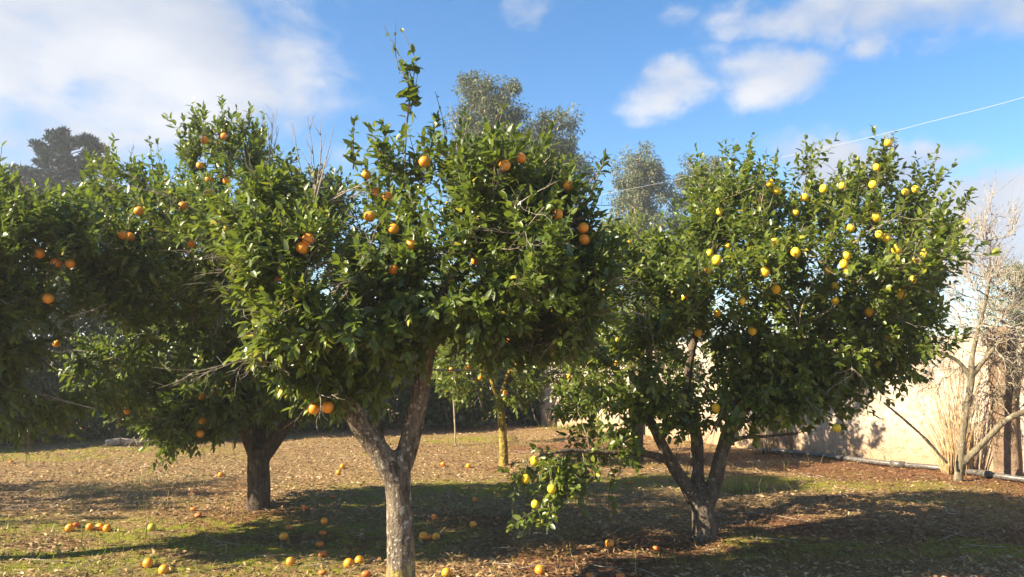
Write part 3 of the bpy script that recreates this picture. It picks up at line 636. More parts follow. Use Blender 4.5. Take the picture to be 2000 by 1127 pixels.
def dead_fan(key, base, tips, rad, seed, mat='deadwood', name='dead_twig', sub=3):
    r = np.random.default_rng(seed); parts = []
    for tp in tips:
        a, b2 = P(*base), P(*tp); dl = np.linalg.norm(b2-a); mid = (a+b2)/2+r.normal(0, .07*dl, 3)
        line = smooth_line(np.array([a, mid, b2]), .05); parts.append(tube(line, np.linspace(rad, .0016, len(line)), 5))
        for _ in range(sub):
            k = int(r.uniform(.3, .9)*(len(line)-1)); dd = nrm(line[min(k+1, len(line)-1)]-line[k-1]+r.normal(0, .035, 3)); e = line[k]+dd*r.uniform(.12, .3)*dl
            l2 = smooth_line(np.array([line[k], (line[k]+e)/2+r.normal(0, .01, 3), e]), .06); parts.append(tube(l2, np.linspace(rad*.5, .0012, len(l2)), 4))
    V, q, tr = join(parts); mk(name, mesh_from(name, V, quads=q, tris=tr), M[mat], TREES[key]['root'])
dead_fan('L', (610, 420, 7.6), [(600, 225, 7.6), (572, 240, 7.6), (625, 232, 7.6), (655, 240, 7.6), (588, 290, 7.6), (640, 300, 7.5)], .011, 1)
dead_fan('L', (525, 330, 7.9), [(535, 215, 7.9), (545, 250, 7.9), (520, 230, 7.9)], .007, 2, sub=4)
dead_fan('C', (640, 395, 5.1), [(735, 345, 5.0), (700, 370, 5.0), (725, 355, 5.1)], .006, 3, sub=2)
dead_fan('C', (590, 560, 4.75), [(660, 500, 4.7), (690, 540, 4.7), (640, 470, 4.7), (540, 590, 4.6)], .006, 4, sub=4)
dead_fan('C', (560, 690, 5.0), [(480, 640, 4.9), (640, 640, 4.9), (600, 600, 4.9), (660, 690, 5.0)], .008, 5, sub=4)
dead_fan('C', (1050, 480, 5.0), [(1090, 400, 4.9), (1020, 440, 4.9), (1105, 470, 4.9)], .005, 6, sub=4)
dead_fan('F', (190, 800, 6.5), [(30, 750, 6.4), (60, 765, 6.4)], .005, 7, sub=3)
dead_fan('Y', (1560, 640, 6.6), [(1600, 520, 6.5), (1520, 560, 6.5), (1640, 590, 6.5)], .006, 8, sub=4)
dead_fan('Y', (1345, 985, 7.3), [(1320, 850, 7.1), (1335, 840, 7.15), (1385, 845, 7.1), (1395, 860, 7.1)], .006, 9, 'bark_dark', 'sucker', 1)

def dead_twigs(key, n, seed):
    r = np.random.default_rng(seed); T = TREES[key]; nd = T['nodes']; c = nd.mean(0); parts = []
    far = np.linalg.norm((nd-c), axis=1); cand = np.where(far > np.quantile(far, .35))[0]
    for j in r.choice(cand, n, replace=False):
        a = nd[j]; o_ = nrm(a-c)+np.array([0, -.5, .15])
        def go(a, d, ln, rad, depth):
            b2 = a+d*ln; l = smooth_line(np.array([a, (a+b2)/2+r.normal(0, .07*ln, 3), b2]), .06); parts.append(tube(l, np.linspace(rad, rad*.35, len(l)), 4, cap=False))
            if depth:
                for _ in range(int(r.integers(2, 5))):
                    k = int(r.uniform(.25, .95)*(len(l)-1)); go(l[k], nrm(d+r.normal(0, .5, 3)), ln*r.uniform(.3, .6), rad*.6, depth-1)
        go(a, nrm(o_+r.normal(0, .6, 3)), r.uniform(.2, .55), r.uniform(.0028, .0048), 2)
        V, q, tr = join(parts); mk('dead_twig', mesh_from('dead_twig', V, quads=q, tris=tr), M['deadwood'], T['root']); parts = []
for k_, n_ in (('C', 75), ('L', 80), ('F', 45), ('Y', 60), ('D', 25), ('B', 15)): dead_twigs(k_, n_, ord(k_))

# ------------------------------------------------------------------ hedge, far trees
def mass(r, lobes, n, ln, wr, tint, shell=.55, up=.6):
    w = np.array([np.prod(l[1])**.67 for l in lobes]); ch = r.choice(len(lobes), n, p=w/w.sum())
    C = np.array([l[0] for l in lobes])[ch]; R = np.array([l[1] for l in lobes])[ch]
    d = nrm(r.normal(0, 1, (n, 3))); lump = .7+.6*fbm(d*3.3+C*1.7, 3, 5)
    pos = C+d*R*((shell+(1-shell)*r.random(n)**.7)*lump)[:, None]
    ld = nrm(d*.6+r.normal(0, .6, (n, 3))+np.array([0, 0, up]))
    return pos, ld, d
r = np.random.default_rng(31)
hl = []; hs = []
A0, A1 = np.array([-13.5, 12.6]), np.array([1.2, 20.0])
for k in range(16):
    f = k/15; c = A0*(1-f)+A1*f + r.normal(0, .25, 2); h = r.uniform(1.75, 2.15)*(1 if f < .55 else .8)
    hl.append((np.array([c[0], c[1]+.8, h*.98]), np.array([1.25, 1.2, h])))
    hl.append((np.array([c[0], c[1]+.55, .55]), np.array([1.1, .8, .75])))
    hs.append(c)
pos_, ld, d = mass(r, hl, 120000, 0, 0, 0, .5)
ok = pos_[:, 2] > .02; pos_, ld, d = pos_[ok], ld[ok], d[ok]; n = len(pos_)
A = frame_leaves(r, pos_, ld, d*.7+np.array([0, 0, .8]), r.uniform(.09, .16, n), r.uniform(.45, .65, n), r.beta(2, 3.5, n))
root = empty('hedge', (hs[7][0], hs[7][1], 0)); tag(root, 'dense dark green hedge closing off the back of the orchard', 'hedge')
mk('foliage', kite_mesh('foliage', A), M['hedge_leaf'], root)['kind'] = 'stuff'
parts = []
for c in hs:
    for _ in range(4):
        b0 = np.array([c[0]+r.normal(0, .3), c[1]+.5+r.normal(0, .25), -.1]); e = b0+np.array([r.normal(0, .5), r.normal(0, .3), r.uniform(1.6, 2.6)])
        l = smooth_line(np.array([b0, (b0+e)/2+r.normal(0, .12, 3), e]), .2); parts.append(tube(l, np.linspace(.04, .008, len(l)), 6))
for V, q, tr in parts: mk('stem', mesh_from('stem', V, quads=q, tris=tr), M['bark_dark'], root)

def far_tree(name, label, base, limbs, lobes, n, ln, wr, mat, bark, seed, up, tint=(2, 2.6), cat='tree', group=None, clump=None, tadd=0., flat=None):
    r = np.random.default_rng(seed); root = empty(name, base); tag(root, label, cat, group)
    parts = []
    for l in limbs:
        s = smooth_line(np.array(l), .4); parts.append(tube(s[:, :3], s[:, 3], 8))
    # clumps of leaves through the crown
    nc = clump or 150
    cpos, _, cd = mass(r, lobes, nc, 0, 0, 0, .45)
    trunk = np.vstack([np.array(l)[:, :3] for l in limbs])
    trs = np.vstack([smooth_line(np.array(l), .3)[:, :3] for l in limbs])
    for c in cpos:
        j = np.argmin(np.linalg.norm(trs-c-np.array([0, 0, -.6]), axis=1)); l = smooth_line(np.array([trs[j], (trs[j]+c)/2+r.normal(0, .08, 3), c]), .4)
        parts.append(tube(l, np.linspace(.03, .008, len(l)), 4, cap=False))
    V, q, tr = join(parts); mk('trunk', mesh_from('trunk', V, quads=q, tris=tr), M[bark], root)
    ch = r.integers(0, nc, n); size = r.uniform(.45, 1.0, nc)*np.mean([l[1].mean() for l in lobes])*.34
    dd = nrm(r.normal(0, 1, (n, 3))); pos = cpos[ch]+dd*(size[ch]*r.random(n)**.45)[:, None]*np.array([1, 1, flat or (.8 if up >= 0 else 1.15)])
    ld = nrm(dd*.5+r.normal(0, .5, (n, 3))+np.array([0, 0, up]))
    A = frame_leaves(r, pos, ld, dd*.7+np.array([0, 0, .5]), r.uniform(*ln, n), r.uniform(*wr, n), r.beta(*tint, n)+r.normal(0, .1, nc)[ch]+tadd)
    mk('crown', kite_mesh('crown', A), M[mat], root)['kind'] = 'stuff'
def fl(px, py, Y, rx, ry, rd): s = Y/FPX; return (P(px, py, Y), np.array([rx*s, rd, ry*s]))
def fb(px, Y): x = P(px, 600, Y)[0]; return np.array([x, Y, gh(x, Y)-.1])
Y0 = 30.
far_tree('eucalyptus_tree', 'tall grey-green eucalyptus rising highest behind the front orange tree', fb(980, Y0), [[[*fb(980, Y0), .35], [*P(980, 420, Y0), .26], [*P(955, 260, Y0), .14], [*P(945, 170, Y0), .04]], [[*P(980, 420, Y0), .18], [*P(1040, 320, Y0), .12], [*P(1085, 240, Y0), .03]]],
         [fl(945, 225, Y0, 68, 78, 1.4), fl(925, 175, Y0, 38, 36, .8), fl(990, 205, Y0, 48, 52, 1.), fl(1088, 268, Y0, 56, 60, 1.1), fl(1000, 310, Y0, 130, 80, 2.), fl(1010, 420, Y0, 140, 80, 2.), fl(1100, 340, Y0, 60, 65, 1.2)], 52000, (.10, .2), (.2, .34), 'eucalyptus_leaf', 'bark_pale', 51, -.5, clump=330, group='eucalyptus trees behind the orchard')
far_tree('eucalyptus_tree', 'narrow grey-brown eucalyptus behind the lemon trees, left of the two distant ones', fb(1240, 40), [[[*fb(1240, 40), .3], [*P(1245, 430, 40), .2], [*P(1245, 310, 40), .04]]],
         [fl(1243, 338, 40, 46, 54, 1.3), fl(1265, 375, 40, 48, 55, 1.3), fl(1225, 420, 40, 50, 60, 1.5), fl(1260, 470, 40, 60, 70, 1.6), fl(1190, 470, 40, 45, 50, 1.3)], 30000, (.12, .22), (.22, .36), 'eucalyptus_leaf', 'bark_pale', 52, -.4, clump=170, tadd=.12, group='eucalyptus trees behind the orchard')
far_tree('eucalyptus_tree', 'narrow grey-brown eucalyptus half hidden by the lemon tree top, right of the two distant ones', fb(1365, 42), [[[*fb(1365, 42), .3], [*P(1365, 450, 42), .2], [*P(1362, 315, 42), .04]]],
         [fl(1362, 345, 42, 46, 50, 1.3), fl(1348, 405, 42, 52, 60, 1.5), fl(1390, 380, 42, 42, 55, 1.5), fl(1340, 470, 42, 60, 60, 1.6)], 26000, (.12, .22), (.22, .36), 'eucalyptus_leaf', 'bark_pale', 53, -.4, clump=160, tadd=.12, group='eucalyptus trees behind the orchard')
Y0 = 40.
far_tree('cedar_tree', 'dark blue-green conifer with layered branches far behind the left orange trees', fb(125, Y0), [[[*fb(125, Y0), .4], [*P(128, 420, Y0), .25], [*P(135, 255, Y0), .04]]],
         [fl(135, 270, Y0, 42, 20, 1.0), fl(95, 287, Y0, 36, 14, 1.1), fl(165, 285, Y0, 36, 18, 1.1), fl(130, 318, Y0, 68, 22, 1.8), fl(110, 355, Y0, 90, 26, 2.2), fl(50, 350, Y0, 60, 20, 1.6), fl(20, 375, Y0, 70, 28, 2), fl(150, 395, Y0, 100, 34, 2.4), fl(180, 330, Y0, 40, 20, 1.2)], 48000, (.14, .3), (.2, .34), 'needles', 'bark_dark', 54, .15, clump=210, flat=.36)
far_tree('olive_tree', 'small olive tree at the right edge, rising above the wall behind the bare shrub', np.array([9.3, 13.6, 0]), [[[9.3, 13.6, -.1, .14], [9.25, 13.6, 1.4, .1], [9.1, 13.6, 2.9, .03]]],
         [fl(1985, 560, 13.4, 60, 55, .8), fl(2040, 530, 13.4, 70, 60, .9), fl(1975, 640, 13.4, 60, 50, .7), fl(2050, 640, 13.4, 70, 60, .9)], 9000, (.05, .09), (.22, .34), 'olive_leaf', 'bark_dark', 55, .3, clump=120)

# ------------------------------------------------------------------ bare shrub, canes, pipe, hose, log, cable
r = np.random.default_rng(91)
SH = make_tree('S', 'bare_shrub', 'leafless twiggy shrub with straw-coloured canes at its foot, against the sunlit wall', [
    [gbase(1872, 10.6, .06), *pl((1876, 890, 10.6, .05), (1884, 820, 10.6, .046), (1897, 740, 10.6, .042), (1900, 690, 10.6, .034), (1930, 560, 10.6, .022), (1935, 470, 10.6, .012))],
    pl((1880, 905, 10.6, .05), (1925, 860, 10.5, .042), (1975, 815, 10.4, .04), (2060, 780, 10.3, .032), (2120, 700, 10.3, .02)),
    pl((1897, 740, 10.6, .035), (1870, 705, 10.6, .03), (1830, 690, 10.6, .022), (1800, 700, 10.6, .014)),
    pl((1897, 735, 10.6, .035), (1925, 700, 10.6, .03), (1975, 640, 10.6, .02)),
    pl((1850, 905, 10.5, .022), (1800, 850, 10.4, .02), (1725, 785, 10.2, .017)),
    ], [lobe(1930, 600, 10.6, 85, 110, .7), lobe(1900, 500, 10.6, 60, 75, .5), lobe(1985, 640, 10.6, 80, 90, .6), lobe(1855, 640, 10.6, 50, 80, .5), lobe(1950, 430, 10.6, 55, 75, .4, 0, .35), lobe(1900, 740, 10.5, 110, 60, .6)],
    560, dict(len=(.02, .045), wr=(.3, .5), ang=(20, 70), droop=.3), 'olive_leaf', 'twig', 9, leaves_per=(0, 3), shoot=(.15, .4), cat='shrub', upness=.6, twigs='deadwood', extra_side=2, tinto=.3, tipr=.0046)
def canes(parent, c, n, hmin, hmax, spread, seed, name='cane', rad=.006):
    r = np.random.default_rng(seed); parts = []
    for i in range(n):
        a = r.uniform(0, 6.283); q_ = r.random()**.5; b0 = np.array([c[0]+math.cos(a)*.2*q_, c[1]+math.sin(a)*.13*q_, gh(c[0], c[1])-.05]); h = r.uniform(hmin, hmax)
        sp = spread*q_*h; e = b0+np.array([math.cos(a)*sp+r.normal(0, .06*h), math.sin(a)*sp*.7, h]); mid = (b0*.55+e*.45)+np.array([-math.cos(a)*.09*h, 0, .03])+r.normal(0, .02, 3)
        l = smooth_line(np.array([b0, mid, e]), .12); parts.append((l, r.uniform(.6, 1.2)*rad))
    for l, ra in parts:
        V, q, tr = tube(l, np.linspace(ra, ra*.35, len(l)), 5); mk(name, mesh_from(name, V, quads=q, tris=tr), M['straw'], parent)
m, t, b, out = newmat('straw'); g = N(t, 'ShaderNodeNewGeometry'); n_ = noise(t, 12, 4, .6, g.outputs['Position'])
L(t, ramp(t, n_, [(.3, (.27, .17, .075)), (.55, (.46, .32, .16)), (.75, (.60, .46, .27))]), b.inputs['Base Color']); b.inputs['Roughness'].default_value = .7; M['straw'] = m
c = on_ground(1868, 925); canes(SH['root'], c, 95, .35, 1.4, .5, 5); canes(SH['root'], c, 45, 1.3, 2.3, .3, 6, rad=.005)
for px, py, n, h, lab, sd in ((1085, 832, 60, .75, 'clump of dry straw-coloured canes far back under the lemon tree crown', 1), (1492, 884, 70, .75, 'clump of dry straw-coloured canes between the lemon trunks and the wall pilaster', 2)):
    c = on_ground(px, py); root = empty('cane_clump', c); tag(root, lab, 'cane clump', 'dry cane clumps'); canes(root, c, n, h*.5, h, .3, sd)

m, t, b, out = newmat('black_plastic'); g = N(t, 'ShaderNodeNewGeometry'); n_ = noise(t, 30, 4, .6, g.outputs['Position'])
L(t, ramp(t, n_, [(.35, (.045, .042, .04)), (.7, (.17, .15, .125))]), b.inputs['Base Color']); b.inputs['Roughness'].default_value = .42; M['plastic'] = m
pp = [on_ground(px, py, .03) for px, py in ((1480, 880), (1560, 886), (1640, 896), (1740, 908), (1830, 916), (1900, 925), (1960, 934), (2040, 945), (2150, 962))]
pp = np.array(pp); pp[:, 2] += .02
l = smooth_line(pp, .1); l[:, 2] = [max(z_, gh(x_, y_)+.036) for x_, y_, z_ in l]
root = empty('irrigation_pipe', (*l[0][:2], 0)); tag(root, 'long black irrigation pipe lying along the foot of the wall', 'pipe')
V, q, tr = tube(l, np.full(len(l), .038), 14); mk('pipe', mesh_from('pipe', V, quads=q, tris=tr), M['plastic'], root)
for px in (1752, 1918):
    j = np.argmin(np.abs(proj(l)[0]-px)); s = l[max(0, j-1):j+2]; V, q, tr = tube(s, np.full(len(s), .05), 14); mk('coupling', mesh_from('coupling', V, quads=q, tris=tr), M['plastic'], root)
hp = [P(330, 690, 7.6), P(440, 706, 8.0), P(560, 712, 8.3), P(700, 716, 8.8), P(830, 722, 9.6), P(975, 724, 11.9), P(1060, 727, 11.6), P(1140, 730, 11.7), P(1240, 735, 12.4)]
l = smooth_line(np.array(hp), .1); V, q, tr = tube(l, np.full(len(l), .011), 7); o = mk('drip_hose', mesh_from('drip_hose', V, quads=q, tris=tr), M['plastic'])
tag(o, 'thin black irrigation hose strung level through the orange tree crowns', 'hose')
c0, c1 = on_ground(206, 866, .05), on_ground(292, 864, .05); r = np.random.default_rng(4)
l = smooth_line(np.array([c0, (c0*.6+c1*.4)+np.array([0, .03, .02]), c1]), .05); rad_ = .062+.012*np.sin(np.linspace(0, 6, len(l)))
parts = [tube(l, rad_, 12), tube(np.array([l[6], l[6]+np.array([.03, -.1, .09])]), [.025, .02], 8)]
me = remeshed('log', parts, .012, .012, 5); o = mk('log', me, M['deadwood']); tag(o, 'pale weathered log lying in front of the hedge', 'log')
cl = [P(2300, 95, 13.5), P(2000, 190, 17.5), P(1820, 237, 20.5), P(1640, 282, 24), P(1350, 345, 30), P(1205, 374, 34), P(1060, 402, 37)]
l = smooth_line(np.array(cl), .4); V, q, tr = tube(l, np.full(len(l), .0055), 6)
m, t, b, out = newmat('cable_sheath'); b.inputs['Base Color'].default_value = (.36, .37, .39, 1); b.inputs['Roughness'].default_value = .5
o = mk('overhead_cable', mesh_from('overhead_cable', V, quads=q, tris=tr), m); tag(o, 'thin pale overhead cable slanting across the sky above the lemon tree', 'cable')
# young sapling at the back
make_tree('N', 'sapling', 'thin young citrus sapling standing at the back before the hedge', [[gbase(889, 15.2, .022), *pl((887, 800, 15.2, .018), (880, 730, 15.2, .014), (880, 690, 15.2, .01))]],
    [lobe(882, 710, 15.2, 28, 50, .3)], 30, ORANGE, 'orange_leaf', 'bark_pale', 12, voxel=.01, cat='sapling', tinto=.15)

# ------------------------------------------------------------------ fruit
def fruit_mesh(name, R, lemon=False, seed=0, squash=1.):
    bm = bmesh.new(); bmesh.ops.create_uvsphere(bm, u_segments=18, v_segments=12, radius=1)
    r = np.random.default_rng(seed); ph = r.uniform(0, 6)
    for v in bm.verts:
        z = v.co.z; rr = math.hypot(v.co.x, v.co.y); a = math.atan2(v.co.y, v.co.x)
        k = 1+.02*math.sin(2*a+ph)+.015*math.sin(3*a+2*ph)
        v.co.x *= k; v.co.y *= k
        if lemon: v.co.z = z*1.10 - (.14 if z < -.97 else 0)
        else:
            v.co.z = z*.95*squash
            if z > .97: v.co.z -= .07
            if z < -.98: v.co.z += .04
        v.co *= R
    me = bpy.data.meshes.new(name); bm.to_mesh(me); bm.free(); me.polygons.foreach_set('use_smooth', np.ones(len(me.polygons), bool)); me.update()
    return me
def calyx_mesh(R, top):
    V = [(0, 0, top+.003)]; n = 10
    for i in range(n):
        a = i/n*6.2832; rr = R*(.24 if i % 2 == 0 else .13); V.append((rr*math.cos(a), rr*math.sin(a), top-.001*(i % 2)-.0015))
    for i in range(n):
        a = i/n*6.2832; V.append((R*.07*math.cos(a), R*.07*math.sin(a), top+.006))
    V.append((0, 0, top+.012)); T = []
    for i in range(n):
        j = (i+1) % n; T += [(1+i, 1+j, 11+j), (1+i, 11+j, 11+i), (11+i, 11+j, 21)]
    return mesh_from('calyx', np.array(V), tris=np.array(T))
RO, RL = .038, .0355
OM = [fruit_mesh('orange', RO*k, False, i) for i, k in enumerate((.94, 1., 1.05))]; LM = [fruit_mesh('lemon', RL*k, True, 9+i) for i, k in enumerate((.92, 1., 1.07))]
RM = [fruit_mesh('orange', RO*.95, False, 20, .72), fruit_mesh('orange', RO*.85, False, 21, .6)]; GM = [fruit_mesh('orange', RO, False, 22)]
for k, ms_ in (('orange', OM), ('lemon', LM), ('rotten', RM), ('green_fruit', GM)):
    for q_ in ms_: q_.materials.append(M[k])
CALO = calyx_mesh(RO, RO*.90); CALL = calyx_mesh(RL, RL*1.09)
for q_ in (CALO, CALL): q_.materials.append(M['calyx'])
r = np.random.default_rng(55)
# (tree, px, py, how open to view, label)
HANG = [
 ('F', 77, 495, .8, 'orange on the left-edge tree, half behind leaves, left end of its row of three'), ('F', 110, 513, .6, 'orange on the left-edge tree, mostly hidden, middle of its row of three'), ('F', 137, 515, 1, 'orange on the left-edge tree, fully in view, right end of its row of three'),
 ('F', 94, 583, 1, 'single round orange hanging low in the dark left-edge crown'), ('F', 271, 412, 1, 'large deep orange fruit where the left-edge crown meets the next tree'), ('F', 240, 459, .9, 'left fruit of the touching orange pair below the large deep orange one'), ('F', 254, 463, .8, 'right fruit of the touching orange pair below the large deep orange one'),
 ('L', 111, 671, .7, 'tiny orange low in the shade at the left edge, lowest there'),
 ('L', 400, 274, 1, 'orange at the top of the dark-trunked tree against the sky, left of the topmost pair'), ('L', 438, 266, 1, 'orange at the top of the dark-trunked tree against the sky, right of the topmost pair'), ('L', 391, 323, .9, 'orange just below the topmost pair of the dark-trunked tree'),
 ('L', 408, 349, .6, 'small half-hidden orange two below the topmost pair'), ('L', 443, 353, .6, 'half-hidden orange under the right fruit of the topmost pair'), ('L', 405, 378, .4, 'shaded orange deep inside the upper crown of the dark-trunked tree'), ('L', 357, 402, .8, 'orange partly cut by a leaf in the upper left of the dark-trunked tree'), ('L', 374, 475, .8, 'yellowish orange in the middle of the dark-trunked tree crown'), ('L', 428, 433, .5, 'dim orange in the shade at the heart of the dark-trunked crown'),
 ('L', 544, 543, .7, 'orange behind a big yellow leaf between the two front crowns'), ('L', 394, 776, .8, 'small orange low on the dark-trunked tree, left of two close together'), ('L', 418, 764, .6, 'small orange low on the dark-trunked tree, right of two close together'), ('L', 248, 803, .5, 'dim orange low in the shade above the pale log'), ('L', 391, 847, 1, 'lowest orange hanging under the dark-trunked tree'), ('L', 394, 821, .6, 'small yellowish orange just above the lowest one on the dark-trunked tree'),
 ('C', 715, 341, 1, 'bright orange on the upper left of the front tree beside a dead twig'), ('C', 829, 316, 1, 'orange against blue sky below the tall shoot of the front tree'), ('C', 758, 384, .6, 'half-hidden orange below the one against the sky, upper front tree'), ('C', 733, 376, .5, 'small yellow fruit peeping out above the middle of the front tree'), ('C', 722, 423, .8, 'orange with leaf across it, left of centre in the front tree'), ('C', 769, 447, .9, 'bright orange near the centre of the front tree crown'),
 ('C', 602, 467, 1, 'large bright orange at the left side of the front tree, upper of a pair'), ('C', 591, 484, .8, 'lower smaller orange of the pair at the left side of the front tree'), ('C', 769, 526, .8, 'orange half under leaves, lower centre of the front tree crown'), ('C', 803, 477, .4, 'dim orange in shade, just right of and below the central bright one'), ('C', 929, 509, .6, 'dull orange in the shaded right half of the front tree'), ('C', 986, 323, 1, 'bright orange high on the right side of the front tree'), ('C', 1017, 309, .6, 'small reddish orange beside the bright high one of the front tree'), ('C', 1110, 361, .5, 'dim reddish orange at the upper right of the front tree'),
 ('C', 1088, 418, .7, 'orange near dead twigs on the right of the front tree'), ('C', 1139, 445, 1, 'upper of two oranges, one under the other, at the right edge of the front tree'), ('C', 1141, 468, 1, 'lower of two oranges, one under the other, at the right edge of the front tree'), ('C', 640, 795, 1, 'bright orange hanging lowest beside the left limb of the front tree'), ('C', 613, 798, .7, 'smaller shaded orange just left of the lowest bright one of the front tree'),
 ('B', 881, 722, .8, 'orange at the left of the small back tree, beside the front tree limb'), ('B', 913, 718, 1, 'round orange in full view on the small back tree'), ('B', 938, 738, .5, 'small shaded orange of the small back tree, below its round one'), ('B', 992, 665, .8, 'highest orange of the small back tree'), ('B', 987, 767, .9, 'orange hanging just above the thin yellow trunk'), ('B', 1008, 712, .5, 'dim orange in the right side of the small back tree'),
 ('Y', 1504, 357, 1, 'upper lemon of the close pair against the sky, left part of the lemon tree top'), ('Y', 1516, 372, .9, 'lower lemon of the close pair against the sky, left part of the lemon tree top'), ('Y', 1571, 386, .9, 'small lemon just right of the close pair at the lemon top'), ('Y', 1608, 369, 1, 'oval lemon high in the middle of the lemon tree top'), ('Y', 1645, 363, .7, 'lemon half behind leaves, right of the oval one in the top'), ('Y', 1734, 279, .9, 'topmost lemon of the tree, among the highest leaves'), ('Y', 1712, 327, 1, 'round lemon second from the top on the tall right shoot'), ('Y', 1705, 361, .9, 'lemon third from the top on the tall right shoot'), ('Y', 1768, 375, 1, 'plump lemon high on the right shoulder of the tree'), ('Y', 1788, 370, .6, 'pale half-hidden lemon touching the plump one on the right shoulder'),
 ('Y', 1554, 415, .9, 'lemon under the small one right of the top pair'), ('Y', 1711, 424, 1, 'lemon alone in the upper right crown, above the overlapping pair'), ('Y', 1662, 445, .5, 'small half-hidden lemon left of the overlapping pair'), ('Y', 1717, 458, 1, 'yellow front fruit of the overlapping pair in the right crown'), ('Y', 1731, 464, .9, 'orange-tinted back fruit of the overlapping pair in the right crown'), ('Y', 1751, 487, .8, 'lemon just right of and below the overlapping pair'), ('Y', 1554, 493, 1, 'largest deep yellow lemon in the centre of the tree'), ('Y', 1653, 500, 1, 'upper lemon of the stacked pair right of centre'), ('Y', 1648, 516, .9, 'lower lemon of the stacked pair right of centre'),
 ('Y', 1513, 473, .5, 'pale lemon half hidden above and left of the largest one'), ('Y', 1790, 507, .6, 'dim lemon in shade at the right side, lower of two'), ('Y', 1808, 495, .5, 'dim lemon in shade at the right side, upper of two'), ('Y', 1783, 547, .8, 'lemon alone near the right rim of the crown'), ('Y', 1632, 560, .6, 'half-hidden lemon just above the big bright one low right of centre'), ('Y', 1616, 527, .5, 'small lemon left of the stacked pair'),
 ('Y', 1406, 413, .9, 'lemon high on the left half of the lemon tree, alone'), ('Y', 1485, 390, .7, 'dull orange-tinted lemon left of and below the top pair'), ('Y', 1400, 508, 1, 'round lemon in the middle of the left half of the lemon tree'), ('Y', 1386, 495, .5, 'dim lemon behind the round one in the left half'), ('Y', 1384, 527, .7, 'lemon just below and left of the round one in the left half'), ('Y', 1494, 531, 1, 'lemon lying left of and below the largest central one'), ('Y', 1421, 480, .5, 'small lemon above the round one in the left half'), ('Y', 1515, 565, .9, 'lemon below the one under the largest central fruit'), ('Y', 1631, 588, 1, 'big bright lemon low right of centre, fully in view'), ('Y', 1761, 575, .9, 'lemon low at the right side above the shaded wall'), ('Y', 1697, 609, .9, 'lemon low right, left one of a close pair'), ('Y', 1711, 608, .6, 'pale lemon low right, right one of a close pair'), ('Y', 1733, 659, .6, 'small lemon in the shaded lower right skirt'),
 ('Y', 1634, 836, .8, 'greenish lemon on the sprig hanging before the wall'), ('Y', 1470, 646, .9, 'lemon in the shaded middle above the trunks'), ('Y', 1401, 611, .7, 'dim lemon above and left of the one over the trunks'), ('Y', 1448, 588, .5, 'dim lemon deep in the centre of the lemon tree'), ('Y', 1398, 797, .9, 'lowest lemon in the dark, just above the right trunk'), ('Y', 1337, 580, .5, 'dim lemon in the shaded left half above the middle trunk'), ('Y', 1364, 650, .5, 'dim lemon low in the shade of the left half'),
 ('D', 1229, 471, 1, 'yellow fruit on top of the green tree in the gap between the big crowns'), ('D', 1271, 531, .7, 'dim orange-yellow fruit below and right of the top one in the gap'), ('D', 1206, 663, .8, 'yellow fruit halfway down the green tree behind, upper of two in line'), ('D', 1204, 710, .8, 'yellow fruit halfway down the green tree behind, lower of two in line'), ('D', 1111, 735, .8, 'yellow fruit beside the black hose under the gap'), ('D', 1216, 610, .5, 'dim fruit in the middle of the green tree behind'), ('D', 1256, 614, .5, 'small yellow fruit at the right of the green tree behind'), ('D', 1079, 607, .7, 'orange-yellow fruit at the left of the green tree behind'),
 ('Y', 1078, 955, 1, 'long lemon hanging in the low sprig near the ground'), ('Y', 1027, 935, .8, 'small lemon at the left of the low sprig'), ('Y', 1045, 985, .6, 'dim lemon lowest in the low sprig'), ('Y', 1044, 900, .6, 'dim lemon at the top of the low sprig'),
]
for T in TREES.values():
    c = T['A']['pos']+T['A']['d']*(T['A']['ln']*.5)[:, None]; T['c'] = c; T['px'], T['py'] = proj(c); T['keep'] = np.ones(len(c), bool)
for i, (key, px, py, vis, lab) in enumerate(HANG):
    T = TREES[key]; lem = key in 'YD'; R = RL if lem else RO
    near = np.hypot(T['px']-px, T['py']-py) < 28
    ys = T['c'][near, 1]
    Yf = np.percentile(ys, 12 if vis > .7 else 22) if near.sum() > 4 else np.median(T['c'][:, 1])-.3
    p = P(px, py, Yf); rp = R*FPX/Yf
    for T2 in TREES.values():
        half = T2['A']['ln']*.5*FPX/np.maximum(T2['c'][:, 1], .5)
        kill = (np.hypot(T2['px']-px, T2['py']-py) < rp*vis+half*.55*vis) & (T2['c'][:, 1] < Yf+R*.4)
        kill |= np.linalg.norm(T2['c']-p, axis=1) < R*1.15
        T2['keep'] &= ~kill
    ms_ = LM if lem else OM
    o = mk('lemon' if lem else 'orange', ms_[int(r.integers(3))], None, loc=tuple(p))
    tag(o, lab, 'lemon' if lem else 'orange', ('lemons' if lem else 'oranges')+' hanging on the trees')
    o.rotation_euler = (r.normal(0, .3), r.normal(0, .3), r.uniform(0, 6.28)); Rm = o.rotation_euler.to_matrix()
    cx = mk('calyx', CALL if lem else CALO, None, o, (0, 0, 0))
    up = np.array(Rm @ Vector((0, 0, R*1.05))); nd = T['nodes']; dd = np.linalg.norm(nd-(p+np.array([0, .06, .14])), axis=1); e = nd[np.argmin(dd)]-p
    l = smooth_line(np.array([up, up*1.5+np.array([0, 0, .01]), (up*1.5+e)/2+np.array([0, 0, .03]), e]), .03); l = l @ np.array(Rm)
    V, q, tr = tube(l, np.full(len(l), .0022), 4); mk('stem', mesh_from('stem', V, quads=q, tris=tr), M['twig'], o, (0, 0, 0))
